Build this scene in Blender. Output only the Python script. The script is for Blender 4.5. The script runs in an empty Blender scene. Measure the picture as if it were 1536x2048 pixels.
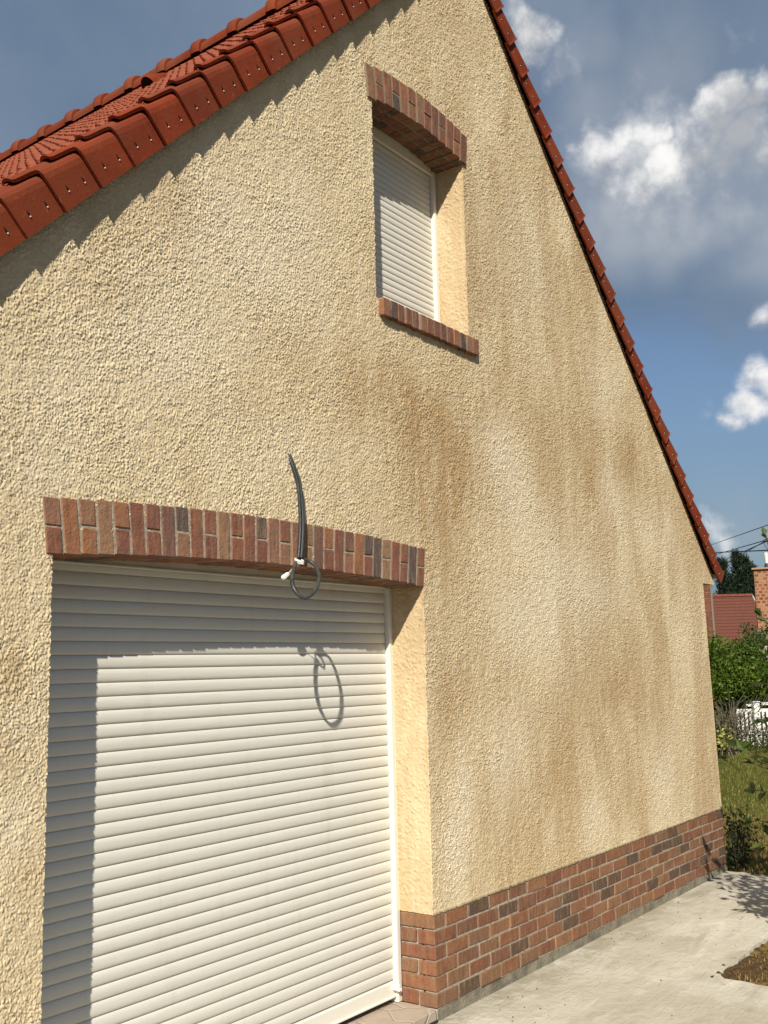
import bpy, math, random
import numpy as np
from mathutils import Vector, Matrix
R_=math.radians
C=bpy.context.scene.collection
SC=bpy.context.scene
random.seed(7); RNG=np.random.default_rng(11)

# ------------------------------------------------------------------ camera
cam=bpy.data.cameras.new('camera'); cam.lens=35.653; cam.sensor_width=36; cam.sensor_fit='AUTO'
cam.clip_start=0.05; cam.clip_end=2000
camo=bpy.data.objects.new('camera',cam); C.objects.link(camo)
camo.location=(-4.4666,-3.0748,1.7014)
camo.rotation_euler=(1.7236,0.0246,-0.9268)
SC.camera=camo

# ------------------------------------------------------------------ sun, sky, exposure
SUN=Vector((-1.62,-1.0,1.50)).normalized()
sl=bpy.data.lights.new('sun','SUN'); sl.energy=5.0; sl.angle=R_(0.53); sl.color=(1.0,0.93,0.80)
so=bpy.data.objects.new('sun',sl); C.objects.link(so)
so.rotation_euler=SUN.to_track_quat('Z','Y').to_euler(); so.location=(-20,-12,25)
SC.view_settings.view_transform='Standard'; SC.view_settings.look='None'
SC.view_settings.exposure=0.30; SC.view_settings.gamma=1

world=bpy.data.worlds.new('World'); SC.world=world; world.use_nodes=True
WN=world.node_tree; WN.nodes.clear()
class NT:
    """tiny helper for building node trees"""
    def __init__(s,t): s.t=t
    def n(s,ty,ins=None,**kw):
        d=s.t.nodes.new(ty)
        for k,v in kw.items(): setattr(d,k,v)
        for k,v in (ins or {}).items():
            if isinstance(v,bpy.types.NodeSocket): s.t.links.new(v,d.inputs[k])
            else: d.inputs[k].default_value=v
        return d
    def math(s,op,a,b=None,c=None,clamp=False):
        d=s.t.nodes.new('ShaderNodeMath'); d.operation=op; d.use_clamp=clamp
        for i,v in enumerate((a,b,c)):
            if v is None: continue
            if isinstance(v,bpy.types.NodeSocket): s.t.links.new(v,d.inputs[i])
            else: d.inputs[i].default_value=v
        return d.outputs[0]
    def vmath(s,op,a,b=None,scale=None):
        d=s.t.nodes.new('ShaderNodeVectorMath'); d.operation=op
        for i,v in enumerate((a,b)):
            if v is None: continue
            if isinstance(v,bpy.types.NodeSocket): s.t.links.new(v,d.inputs[i])
            else: d.inputs[i].default_value=v
        if scale is not None: d.inputs['Scale'].default_value=scale
        return d
    def mix(s,f,a,b,mode='MIX'):
        d=s.t.nodes.new('ShaderNodeMix'); d.data_type='RGBA'; d.blend_type=mode
        for k,v in ((0,f),(6,a),(7,b)):
            if isinstance(v,bpy.types.NodeSocket): s.t.links.new(v,d.inputs[k])
            else: d.inputs[k].default_value=v if k==0 or len(v)==4 else (*v,1)
        return d.outputs[2]
    def noise(s,vec,scale,detail=4,rough=.5,dist=0.,out='Fac'):
        d=s.n('ShaderNodeTexNoise',{'Vector':vec,'Scale':scale,'Detail':detail,'Roughness':rough,'Distortion':dist})
        return d.outputs[out]
    def mr(s,v,a,b,c=0.,d_=1.,smooth=True):
        d=s.t.nodes.new('ShaderNodeMapRange'); d.interpolation_type='SMOOTHSTEP' if smooth else 'LINEAR'
        s.t.links.new(v,d.inputs[0])
        for i,x in enumerate((a,b,c,d_)): d.inputs[1+i].default_value=x
        return d.outputs[0]
    def ramp(s,f,stops,interp='LINEAR'):
        d=s.t.nodes.new('ShaderNodeValToRGB'); cr=d.color_ramp; cr.interpolation=interp
        while len(cr.elements)<len(stops): cr.elements.new(0.5)
        for e,(p,c) in zip(cr.elements,stops): e.position=p; e.color=(*c,1)
        s.t.links.new(f,d.inputs[0]); return d.outputs[0]
W=NT(WN)
sky=W.n('ShaderNodeTexSky',sky_type='NISHITA',sun_disc=False,sun_elevation=math.asin(SUN.z),
        sun_rotation=math.atan2(SUN.x,SUN.y),air_density=1.0,dust_density=1.2,ozone_density=1.5,altitude=100)
tc=W.n('ShaderNodeTexCoord').outputs['Generated']
# clouds: fractal noise on the sky direction, gathered into banks at fixed compass directions
def warped(sc,det,amt,v=None):
    c=W.noise(tc if v is None else v,sc,det,.55,.0,'Color')
    return W.vmath('ADD',tc if v is None else v,W.vmath('SCALE',W.vmath('SUBTRACT',c,(.5,.5,.5)).outputs[0],scale=amt).outputs[0]).outputs[0]
warp=warped(4.5,3,.14); warpf=warped(34.,3,.022,warped(13.,2,.055,warped(5.,2,.05)))
def blob(vec,c,r0,r1,amt):
    c=Vector(c).normalized()
    d=W.vmath('DISTANCE',vec,tuple(c)).outputs['Value']
    return W.mr(d,r0,r1,amt,0.)
def total(items,vec):
    t=None
    for it in items:
        b=blob(vec,*it); t=b if t is None else W.math('MAXIMUM',t,b)
    return t
# grey cloud banks and white cumulus heads, gathered at fixed directions in the sky
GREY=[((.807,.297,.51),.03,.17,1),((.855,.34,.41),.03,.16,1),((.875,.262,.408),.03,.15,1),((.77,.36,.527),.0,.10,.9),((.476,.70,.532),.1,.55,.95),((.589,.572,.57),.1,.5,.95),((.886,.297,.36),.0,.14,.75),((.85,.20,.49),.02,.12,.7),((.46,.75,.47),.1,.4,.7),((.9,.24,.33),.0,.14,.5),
      ((-.75,-.5,.45),.3,1.1,1),((-.2,-.9,.5),.2,.9,1),((-.6,.4,.7),.2,.8,.8),((.3,-.8,.5),.2,.8,.8)]  # these banks: unseen, behind the camera, added to dim the sky fill
WHITE=[((0.741, 0.378, 0.555),.0,0.036,1.1),((0.729, 0.386, 0.565),.0,0.03,0.9),((0.746, 0.366, 0.556),.0,0.028,0.95),((0.747, 0.382, 0.544),.0,0.03,0.75),((0.764, 0.362, 0.534),.0,0.05,0.42),((0.815, 0.351, 0.461),.0,0.03,0.9),((0.817, 0.333, 0.471),.0,0.028,0.85),((0.824, 0.311, 0.473),.0,0.03,0.8),((0.83, 0.295, 0.473),.0,0.026,0.75),((0.844, 0.283, 0.455),.0,0.03,0.7),((0.844, 0.298, 0.446),.0,0.042,1.1),((0.842, 0.312, 0.44),.0,0.04,0.85),((0.845, 0.256, 0.469),.0,0.03,0.8),((0.839, 0.244, 0.486),.0,0.03,0.95),((0.842, 0.232, 0.487),.0,0.035,1.1),((0.85, 0.222, 0.478),.0,0.035,1.0),((0.859, 0.231, 0.457),.0,0.045,1.0),((0.851, 0.214, 0.48),.0,0.04,0.9),((0.854, 0.255, 0.454),.0,0.04,0.8),((0.863, 0.242, 0.444),.0,0.05,0.8),((0.922, 0.304, 0.24),.0,0.022,0.7),((0.93, 0.289, 0.229),.0,0.026,0.9),((0.933, 0.271, 0.236),.0,0.034,1.05),((0.933, 0.256, 0.252),.0,0.036,1.05),((0.92, 0.248, 0.304),.0,0.026,0.7),((0.942, 0.31, 0.125),.0,0.03,0.62),((0.945, 0.305, 0.115),.0,0.03,0.55)]
WHITE+=[((0.829, 0.324, 0.456),.0,0.05,0.62),((0.845, 0.27, 0.462),.0,0.05,0.58),((0.853, 0.281, 0.439),.0,0.05,0.6),((0.869, 0.224, 0.44),.0,0.06,0.75),((0.828, 0.344, 0.442),.0,0.045,0.6),((0.816, 0.362, 0.451),.0,0.035,0.55),((0.871, 0.246, 0.425),.0,0.05,0.55)]
WHITE+=[((0.833, 0.248, 0.494),.0,0.024,0.8),((0.836, 0.238, 0.494),.0,0.026,0.95),((0.843, 0.223, 0.489),.0,0.03,1.0),((0.849, 0.24, 0.47),.0,0.035,1.0),((0.852, 0.247, 0.462),.0,0.03,0.9),((0.858, 0.221, 0.463),.0,0.035,0.95),((0.848, 0.21, 0.486),.0,0.035,0.9),((0.853, 0.26, 0.453),.0,0.04,0.85),((0.809, 0.363, 0.463),.0,0.02,0.6),((0.84, 0.321, 0.437),.0,0.05,0.75)]
GREY+=[((0.819, 0.212, 0.533),0.02,0.13,0.95),((0.799, 0.27, 0.537),0.02,0.12,0.95),((0.807, 0.322, 0.496),0.03,0.12,1.0),((0.894, 0.248, 0.372),0.03,0.12,0.95),((0.908, 0.265, 0.324),0.0,0.17,0.5)]
WHITE+=[((0.836, 0.313, 0.45),.0,0.095,0.56),((0.855, 0.256, 0.45),.0,0.095,0.58),((0.863, 0.219, 0.455),.0,0.08,0.6),((0.822, 0.346, 0.453),.0,0.06,0.6)]
HAZE=[((0.833, 0.332, 0.443),.0,0.08,0.85),((0.856, 0.266, 0.444),.0,0.085,0.9),((0.874, 0.229, 0.43),.0,0.085,0.9),((0.798, 0.352, 0.489),.0,0.07,0.45),((0.856, 0.275, 0.438),.0,0.09,0.8),((0.848, 0.34, 0.407),.0,0.07,0.8),((0.894, 0.239, 0.379),.0,0.06,0.7),((0.834, 0.353, 0.425),.0,0.07,0.9),((0.856, 0.304, 0.419),.0,0.075,1.0),((0.87, 0.259, 0.419),.0,0.075,1.0),((0.885, 0.227, 0.405),.0,0.07,0.9),((0.803, 0.295, 0.517),.0,0.1,0.35),((0.847, 0.319, 0.425),.0,0.062,0.85),((0.834, 0.364, 0.414),.0,0.06,0.75),((0.867, 0.281, 0.411),.0,0.062,0.85),((0.876, 0.248, 0.413),.0,0.06,0.8),((0.89, 0.229, 0.394),.0,0.07,0.8),((0.764, 0.362, 0.534),.0,0.08,0.35),((0.942, 0.31, 0.125),.0,0.08,0.3)]
fbm=W.noise(tc,11.,8,.58,.0); fb2=W.noise(warp,5.,6,.55,.0); fb3=W.noise(tc,38.,6,.6)
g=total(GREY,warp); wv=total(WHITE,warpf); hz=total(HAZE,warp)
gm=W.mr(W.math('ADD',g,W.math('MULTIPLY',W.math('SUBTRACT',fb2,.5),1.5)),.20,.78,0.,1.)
shade=W.math('ADD',W.math('MULTIPLY',fbm,.7),W.math('MULTIPLY',fb3,.3))
wm=W.mr(W.math('ADD',wv,W.math('MULTIPLY',W.math('SUBTRACT',shade,.5),1.5)),.18,.90,0.,1.)
skc=W.mix(1.,sky.outputs[0],(.66,.69,.72),'MULTIPLY')
dz=W.n('ShaderNodeSeparateXYZ',{'Vector':tc}).outputs[2]
skc=W.mix(W.mr(dz,.30,.02,0.,.82),skc,(1.25,1.85,2.5))
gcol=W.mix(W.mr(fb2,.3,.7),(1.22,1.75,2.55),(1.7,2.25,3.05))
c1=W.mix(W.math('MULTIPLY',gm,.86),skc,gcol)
c1=W.mix(W.math('MULTIPLY',W.math('MULTIPLY',hz,W.mr(fbm,.3,.65,.35,1.)),.8),c1,(4.5,4.65,4.9))
wcol=W.mix(W.mr(shade,.38,.62),(3.6,3.75,4.0),(8.0,7.9,7.8))
c2=W.mix(wm,c1,wcol)
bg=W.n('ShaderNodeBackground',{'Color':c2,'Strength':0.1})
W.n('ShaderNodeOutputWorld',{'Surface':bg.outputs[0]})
OCHRE = [(-1.81, 3.67, 0.21, 0.2, 0.7), (-2.1, 3.44, 0.15, 0.12, 0.3), (-1.96, 3.15, 0.16, 0.1, 0.4), (-2.24, 3.17, 0.19, 0.12, 0.25), (0.11, 3.03, 0.61, 0.31, 0.6), (-0.34, 3.19, 0.43, 0.19, 0.4), (0.4, 2.76, 0.52, 0.29, 0.6), (0.13, 2.53, 0.31, 0.33, 0.5), (0.26, 2.21, 0.32, 0.33, 0.4), (0.78, 3.37, 0.53, 0.29, 0.35), (1.31, 3.59, 0.45, 0.28, 0.3), (2.26, 3.99, 0.47, 0.32, 0.3), (2.12, 3.21, 0.26, 0.41, 0.55), (2.17, 2.94, 0.17, 0.18, 0.5), (2.9, 3.14, 0.36, 0.28, 0.8), (2.91, 3.5, 0.42, 0.25, 0.35), (1.7, 3.28, 0.49, 0.21, 0.35), (3.56, 3.1, 0.29, 0.22, 0.45), (1.45, 5.05, 0.33, 0.49, 0.45), (0.48, 5.63, 0.42, 0.28, 0.4), (0.64, 4.56, 0.2, 0.5, 0.5), (0.72, 4.06, 0.26, 0.26, 0.4), (0.99, 4.42, 0.28, 0.21, 0.25), (2.55, 1.72, 0.56, 0.32, 0.5), (2.95, 1.34, 0.5, 0.29, 0.45), (2.1, 1.48, 0.59, 0.2, 0.45), (1.41, 1.29, 0.43, 0.28, 0.55), (1.18, 0.92, 0.33, 0.26, 0.5), (2.43, 0.91, 0.35, 0.27, 0.5), (2.66, 0.65, 0.28, 0.17, 0.4), (3.94, 0.97, 0.3, 0.36, 0.4), (3.46, 0.78, 0.21, 0.23, 0.3), (0.64, 0.84, 0.34, 0.27, 0.4), (0.54, 1.71, 0.4, 0.33, 0.4), (0.17, 1.47, 0.2, 0.39, 0.45), (1.65, 0.93, 0.22, 0.34, 0.45), (-1.11, 3.17, 0.22, 0.22, 0.3), (-0.6, 3.03, 0.26, 0.16, 0.25), (-0.82, 3.6, 0.16, 0.23, 0.15), (-1.41, 2.83, 0.4, 0.13, 0.15), (-2.46, 1.71, 0.08, 0.1, 0.5), (-2.44, 1.46, 0.08, 0.08, 0.3), (-2.37, 1.05, 0.08, 0.1, 0.35), (2.25, 2.04, 0.53, 0.21, 0.3), (1.7, 2.59, 0.47, 0.24, 0.3)]
PALE = [(-1.4, 3.61, 0.46, 0.3, 0.6), (-1.8, 3.04, 0.35, 0.23, 0.6), (-2.29, 2.69, 0.23, 0.22, 0.4), (-0.96, 3.91, 0.24, 0.39, 0.35), (-1.12, 2.69, 0.29, 0.14, 0.3), (0.87, 3.01, 0.26, 0.19, 0.6), (1.09, 2.69, 0.34, 0.19, 0.5), (1.46, 2.37, 0.36, 0.23, 0.4), (0.97, 1.97, 0.32, 0.24, 0.5), (1.48, 1.92, 0.29, 0.29, 0.4), (0.33, 0.98, 0.1, 0.23, 0.7), (0.19, 0.74, 0.12, 0.18, 0.6), (0.9, 1.26, 0.24, 0.23, 0.5), (0.71, 1.05, 0.14, 0.22, 0.35), (2.03, 2.2, 0.51, 0.31, 0.5), (3.16, 0.81, 0.25, 0.29, 0.6), (1.91, 0.64, 0.23, 0.19, 0.5), (1.3, 4.24, 0.38, 0.29, 0.4), (2.49, 3.81, 0.29, 0.24, 0.5), (2.54, 2.86, 0.28, 0.23, 0.45), (3.38, 2.67, 0.45, 0.25, 0.4), (3.92, 2.04, 0.36, 0.38, 0.3), (1.28, 4.69, 0.31, 0.29, 0.3), (-2.37, 2.41, 0.17, 0.11, 0.3), (-2.42, 1.54, 0.08, 0.1, 0.3), (-2.43, 1.22, 0.08, 0.1, 0.4)]

# ------------------------------------------------------------------ helpers
def tag(o,label=None,cat=None,group=None,kind=None):
    if label: o['label']=label
    if cat: o['category']=cat
    if group: o['group']=group
    if kind: o['kind']=kind
    return o
def empty(name,loc,label=None,cat=None,group=None):
    o=bpy.data.objects.new(name,None); C.objects.link(o); o.location=loc; o.empty_display_size=.2
    return tag(o,label,cat,group)
def world_loc(o):
    v=Vector((0,0,0))
    while o is not None:
        v=v+Vector(o.location); o=o.parent
    return v
class MB:
    def __init__(s): s.v=[]; s.f=[]; s.m=[]; s.sm=[]
    def add(s,vs,fs,mat=0,smooth=False):
        b=len(s.v); s.v.extend([tuple(x) for x in vs])
        for f in fs: s.f.append(tuple(i+b for i in f)); s.m.append(mat); s.sm.append(smooth)
    def box(s,a,b,mat=0,c=0.,M=None,jit=0.,wob=0.):
        """box from corner a to corner b, edges chamfered by c"""
        lo=[min(a[i],b[i]) for i in range(3)]; hi=[max(a[i],b[i]) for i in range(3)]
        if jit: lo=[t+random.uniform(-jit,jit) for t in lo]; hi=[t+random.uniform(-jit,jit) for t in hi]
        if c<=0:
            vs=[(x,y,z) for x in (lo[0],hi[0]) for y in (lo[1],hi[1]) for z in (lo[2],hi[2])]
            fs=[(0,1,3,2),(4,6,7,5),(0,4,5,1),(2,3,7,6),(0,2,6,4),(1,5,7,3)]
        else:
            vs=[];idx={}
            for ix in (0,1):
                for iy in (0,1):
                    for iz in (0,1):
                        p=[(lo,hi)[k][j] for j,k in enumerate((ix,iy,iz))]
                        sg=[c if k==0 else -c for k in (ix,iy,iz)]
                        for ax in range(3):
                            q=[p[j]+(0 if j==ax else sg[j]) for j in range(3)]
                            idx[(ix,iy,iz,ax)]=len(vs); vs.append(tuple(q))
            fs=[]
            cyc=((0,0),(1,0),(1,1),(0,1))
            def key(ax,side,u,v):
                k=[0,0,0]; k[ax]=side; o=[i for i in range(3) if i!=ax]; k[o[0]]=u;k[o[1]]=v; return tuple(k)
            for ax in range(3):
                for side in (0,1): fs.append(tuple(idx[key(ax,side,u,v)+(ax,)] for u,v in cyc))
            for e in range(3):
                o=[i for i in range(3) if i!=e]
                for a0 in (0,1):
                    for a1 in (0,1):
                        k0=[0,0,0];k1=[0,0,0];k1[e]=1
                        for k in (k0,k1): k[o[0]]=a0;k[o[1]]=a1
                        fs.append((idx[tuple(k0)+(o[0],)],idx[tuple(k1)+(o[0],)],idx[tuple(k1)+(o[1],)],idx[tuple(k0)+(o[1],)]))
            for ix in (0,1):
                for iy in (0,1):
                    for iz in (0,1): fs.append(tuple(idx[(ix,iy,iz,a)] for a in range(3)))
        if wob:
            off=np.array([[[[random.uniform(-wob,wob) for _ in range(3)] for z in (0,1)] for y in (0,1)] for x in (0,1)])
            out=[]
            for v in vs:
                t=[(v[i]-lo[i])/max(hi[i]-lo[i],1e-6) for i in range(3)]; d=np.zeros(3)
                for ix in (0,1):
                    for iy in (0,1):
                        for iz in (0,1): d+=off[ix,iy,iz]*(t[0] if ix else 1-t[0])*(t[1] if iy else 1-t[1])*(t[2] if iz else 1-t[2])
                out.append(tuple(v[i]+d[i] for i in range(3)))
            vs=out
        if M is not None: vs=[tuple(M@Vector(v)) for v in vs]
        s.add(vs,fs,mat)
    def tube(s,pts,r,n=8,mat=0,caps=True,flat=1.):
        pts=[Vector(p) for p in pts]; N=len(pts)
        rs=r if isinstance(r,(list,tuple)) else [r]*N
        vs=[];fs=[]
        t=(pts[1]-pts[0]).normalized(); up=Vector((0,0,1)) if abs(t.z)<.9 else Vector((0,1,0))
        u=t.cross(up).normalized()
        for i,p in enumerate(pts):
            t=(pts[min(i+1,N-1)]-pts[max(i-1,0)]).normalized()
            u=(u-t*u.dot(t)).normalized(); w_=t.cross(u)
            for k in range(n):
                a=2*math.pi*k/n; vs.append(p+(u*math.cos(a)+w_*math.sin(a)*flat)*rs[i])
        for i in range(N-1):
            for k in range(n): fs.append((i*n+k,i*n+(k+1)%n,(i+1)*n+(k+1)%n,(i+1)*n+k))
        s.add(vs,fs,mat,True)
        if caps: s.add(vs[:n],[tuple(range(n))],mat); s.add(vs[-n:],[tuple(range(n))],mat)
    def prism(s,poly,ax0,ax1,d,off,mat=0):
        """extrude a 2-D outline: poly in (ax0,ax1) vectors from off, by vector d"""
        n=len(poly); A=[Vector(off)+Vector(ax0)*p[0]+Vector(ax1)*p[1] for p in poly]; B=[a+Vector(d) for a in A]
        s.add(A+B,[tuple(range(n)),tuple(range(n,2*n))]+[(i,(i+1)%n,n+(i+1)%n,n+i) for i in range(n)],mat)
    def ico(s,c,r,mat=0):
        t=(1+5**.5)/2; V=[(-1,t,0),(1,t,0),(-1,-t,0),(1,-t,0),(0,-1,t),(0,1,t),(0,-1,-t),(0,1,-t),(t,0,-1),(t,0,1),(-t,0,-1),(-t,0,1)]
        F=[(0,11,5),(0,5,1),(0,1,7),(0,7,10),(0,10,11),(1,5,9),(5,11,4),(11,10,2),(10,7,6),(7,1,8),(3,9,4),(3,4,2),(3,2,6),(3,6,8),(3,8,9),(4,9,5),(2,4,11),(6,2,10),(8,6,7),(9,8,1)]
        k=(1+t*t)**.5; s.add([tuple(c[i]+v[i]/k*r for i in range(3)) for v in V],F,mat,True)
    def build(s,name,mats,parent=None,label=None,attrs=None,loc=None,recalc=True):
        o_=world_loc(parent) if parent else Vector((0,0,0))
        base=Vector(loc) if loc is not None else (o_ if parent else Vector((0,0,0)))
        me=bpy.data.meshes.new(name)
        co=np.array(s.v,dtype=float).reshape(-1,3)-np.array(base)
        me.from_pydata(co.tolist(),[],s.f)
        for m in (mats if isinstance(mats,(list,tuple)) else [mats]): me.materials.append(m)
        me.polygons.foreach_set('material_index',s.m); me.polygons.foreach_set('use_smooth',s.sm)
        if attrs:
            for k,a in attrs.items():
                at=me.attributes.new(k,'FLOAT','POINT'); at.data.foreach_set('value',np.asarray(a,dtype=np.float32))
        if recalc:
            import bmesh
            bm=bmesh.new(); bm.from_mesh(me); bmesh.ops.recalc_face_normals(bm,faces=bm.faces); bm.to_mesh(me); bm.free()
        me.update()
        o=bpy.data.objects.new(name,me); C.objects.link(o)
        if parent: o.parent=parent; o.location=base-o_
        else: o.location=base
        if label: o['label']=label
        return o

# ------------------------------------------------------------------ materials
def mat(name):
    m=bpy.data.materials.new(name); m.use_nodes=True; t=m.node_tree; t.nodes.clear(); N=NT(t)
    out=N.n('ShaderNodeOutputMaterial'); b=N.n('ShaderNodeBsdfPrincipled'); t.links.new(b.outputs[0],out.inputs[0])
    N.b=b; N.m=m; N.obj=N.n('ShaderNodeTexCoord').outputs['Object']; N.pos=N.n('ShaderNodeNewGeometry')
    return N
def seti(N,**kw):
    nm=dict(col='Base Color',rough='Roughness',nrm='Normal',spec='Specular IOR Level',metal='Metallic',trans='Transmission Weight',coat='Coat Weight',sub='Subsurface Weight')
    for k,v in kw.items():
        s_=N.b.inputs[nm[k]]
        if isinstance(v,bpy.types.NodeSocket): N.t.links.new(v,s_)
        elif k=='col': s_.default_value=(*v,1)
        else: s_.default_value=v
    return N.m
def bump(N,h,dist,strength=1.,nrm=None):
    ins={'Height':h,'Distance':dist,'Strength':strength}
    if nrm is not None: ins['Normal']=nrm
    return N.n('ShaderNodeBump',ins).outputs[0]
def P(N): return N.pos.outputs['Position']
def RI(N): return N.pos.outputs['Random Per Island']

N=mat('stucco')
oc=N.n('ShaderNodeAttribute',attribute_name='ochre').outputs['Fac']; pa=N.n('ShaderNodeAttribute',attribute_name='pale').outputs['Fac']
st=N.vmath('MULTIPLY',P(N),(1.,1.,.30)).outputs[0]; st2=N.vmath('MULTIPLY',P(N),(1.,1.,.12)).outputs[0]
sn=N.noise(st,2.1,6,.6,.5); sn2=N.noise(st,6.,6,.62,.4); sn3=N.noise(st2,13.,5,.62,.3); fx=N.mr(N.n('ShaderNodeSeparateXYZ',{'Vector':P(N)}).outputs[0],-1.2,1.2,.22,1.)
broad=N.math('MULTIPLY',N.math('MULTIPLY',N.mr(sn,.38,.60,0,1),fx),N.mr(sn3,.30,.62,.5,1.))
o1=N.math('MULTIPLY',oc,N.mr(N.math('ADD',N.math('MULTIPLY',sn2,.65),N.math('MULTIPLY',sn3,.35)),.30,.62,.40,1.2))
o1=N.math('MAXIMUM',N.math('MULTIPLY',o1,1.1),N.math('MULTIPLY',broad,.80)); o1=N.math('MINIMUM',o1,1.)
base=N.mix(N.mr(sn2,.35,.65),(.74,.622,.425),(.675,.556,.362))
base=N.mix(o1,base,(.465,.325,.170))
base=N.mix(N.math('MULTIPLY',pa,N.mr(sn2,.3,.6,.5,1.),clamp=True),base,(.80,.712,.555))
base=N.mix(N.math('MULTIPLY',N.mr(sn3,.55,.72,0,.5),fx),base,(.78,.685,.51))
grain=N.noise(P(N),170.,3,.6); base=N.mix(N.mr(grain,.35,.65,.0,.22),base,(.46,.34,.19))
h=N.noise(P(N),230.,3,.6)
STUCCO=seti(N,col=base,rough=.92,spec=.2,nrm=bump(N,h,.0012))

def brick_mat(name,stops,spread=.35,wear=.25):
    N=mat(name); r=RI(N)
    c=N.ramp(r,stops,'CONSTANT')
    off=N.n('ShaderNodeCombineXYZ',{'X':N.math('MULTIPLY',r,37.),'Y':N.math('MULTIPLY',r,91.)}).outputs[0]
    p=N.vmath('ADD',P(N),off).outputs[0]
    a=N.noise(p,26.,5,.62,.4); b=N.noise(p,90.,4,.6)
    vs=N.noise(N.vmath('MULTIPLY',p,(1,1,.16)).outputs[0],48.,4,.6,.3)
    c=N.mix(N.mr(vs,.5,.70,0,.7),c,(.29,.175,.10)); c=N.mix(N.mr(vs,.48,.28,0,.65),c,(.10,.048,.032))
    c=N.mix(N.mr(a,.40,.7,0,.40),c,(.17,.10,.07)); c=N.mix(N.mr(a,.52,.28,0,.32),c,(.34,.14,.065))
    c=N.mix(N.mr(b,.58,.75,0,wear),c,(.40,.31,.215))
    h=N.math('ADD',a,N.math('MULTIPLY',b,.6))
    return seti(N,col=c,rough=.85,spec=.25,nrm=bump(N,h,.006,.9))
STOPS=[(0,(0.238,0.105,0.053)),(.16,(0.202,0.083,0.046)),(.30,(0.265,0.132,0.066)),(.42,(0.186,0.087,0.053)),(.55,(0.226,0.118,0.061)),(.66,(0.214,0.114,0.066)),(.77,(0.096,0.065,0.044)),(.84,(0.246,0.109,0.055)),(.93,(0.086,0.062,0.044))]
BRICK=brick_mat('facing_brick',STOPS)
DBRICK=brick_mat('lintel_brick',[(0,(.225,.092,.060)),(.17,(.31,.135,.068)),(.3,(.20,.085,.06)),(.44,(.30,.175,.105)),(.56,(.24,.10,.06)),(.68,(.17,.09,.07)),(.78,(.10,.082,.075)),(.87,(.27,.14,.09))])
WBRICK=brick_mat('window_brick',[(0,(.20,.085,.055)),(.22,(.27,.12,.065)),(.42,(.16,.072,.052)),(.58,(.25,.14,.085)),(.7,(.075,.06,.055)),(.84,(.21,.09,.055))])
def simple(name,col,rough=.6,spec=.4,nscale=None,ncol=None,bscale=None,bd=.002,lo=.35,hi=.7,amt=1.):
    N=mat(name); c=col
    if nscale: c=N.mix(N.mr(N.noise(P(N),nscale,6,.6,.3),lo,hi,0,amt),col,ncol)
    kw=dict(col=c,rough=rough,spec=spec)
    if bscale: kw['nrm']=bump(N,N.noise(P(N),bscale,5,.6),bd)
    return seti(N,**kw)
MORTAR=simple('mortar',(.43,.385,.30),.95,.1,30.,(.26,.22,.17),120.,.004)
FOUND=simple('foundation_render',(.30,.265,.20),.95,.1,9.,(.17,.15,.115),60.,.01)
N=mat('cream_pvc'); p=P(N)
c=N.mix(N.noise(N.vmath('MULTIPLY',p,(.25,1.,18.587)).outputs[0],1.,2),(.60,.582,.522),(.68,.662,.60)); c=N.mix(N.mr(N.noise(N.vmath('MULTIPLY',p,(9.,1.,.7)).outputs[0],1.6,6,.65,.4),.52,.78,0,.30),c,(.50,.46,.38))
c=N.mix(N.mr(N.noise(p,140.,4,.6),.62,.75,0,.22),c,(.42,.39,.33))
PVC=seti(N,col=c,rough=N.mr(N.noise(p,5.,4),.3,.7,.36,.52),spec=.35,nrm=bump(N,N.noise(N.vmath('MULTIPLY',p,(1.,1.,9.)).outputs[0],3.,3),.0022))
PVCF=simple('cream_pvc_rail',(.76,.735,.65),.38,.4)
WHITE_P=simple('white_plastic',(.8,.8,.76),.4,.4)
DARK=simple('dark_gap',(.012,.010,.009),.9,.1)
METAL=simple('zinc',(.55,.56,.56),.45,.5,12.,(.42,.43,.43))

def tile_mat(name,a,b,c):
    N=mat(name); r=N.n('ShaderNodeObjectInfo').outputs['Random']
    off=N.n('ShaderNodeCombineXYZ',{'X':N.math('MULTIPLY',r,31.),'Y':N.math('MULTIPLY',r,17.)}).outputs[0]
    p=N.vmath('ADD',P(N),off).outputs[0]
    n_=N.noise(p,5.,5,.6,.4); m_=N.noise(p,34.,6,.65,.5); k_=N.noise(N.vmath('MULTIPLY',p,(1,1,.5)).outputs[0],11.,6,.7,1.)
    col=N.mix(N.mr(n_,.3,.7),a,b); col=N.mix(N.math('MULTIPLY',r,.6),col,c); r2=N.math('FRACT',N.math('MULTIPLY',r,7.31)); col=N.mix(N.mr(r2,.55,1.,0,.42,False),col,(.11,.026,.014)); col=N.mix(N.mr(r2,.35,0.,0,.30,False),col,(.215,.054,.020)); col=N.mix(N.mr(N.noise(p,2.2,3,.6),.5,.7,0,.5),col,(.17,.062,.035))
    col=N.mix(N.mr(k_,.56,.74,0,.6),col,(.085,.040,.026)); col=N.mix(N.mr(m_,.60,.72,0,.35),col,(.40,.15,.06))
    return seti(N,col=col,rough=N.mr(m_,.3,.7,.7,.9),spec=.12,nrm=bump(N,N.math('ADD',m_,N.math('MULTIPLY',N.noise(p,160.,3),.3)),.0022))
TILE=tile_mat('terracotta_verge',(.205,.036,.013),(.145,.024,.010),(.19,.046,.017))
TILEF=tile_mat('terracotta_field',(.27,.075,.042),(.215,.058,.036),(.25,.08,.045))
NAIL=simple('nail_head',(.62,.58,.52),.45,.5)

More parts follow.
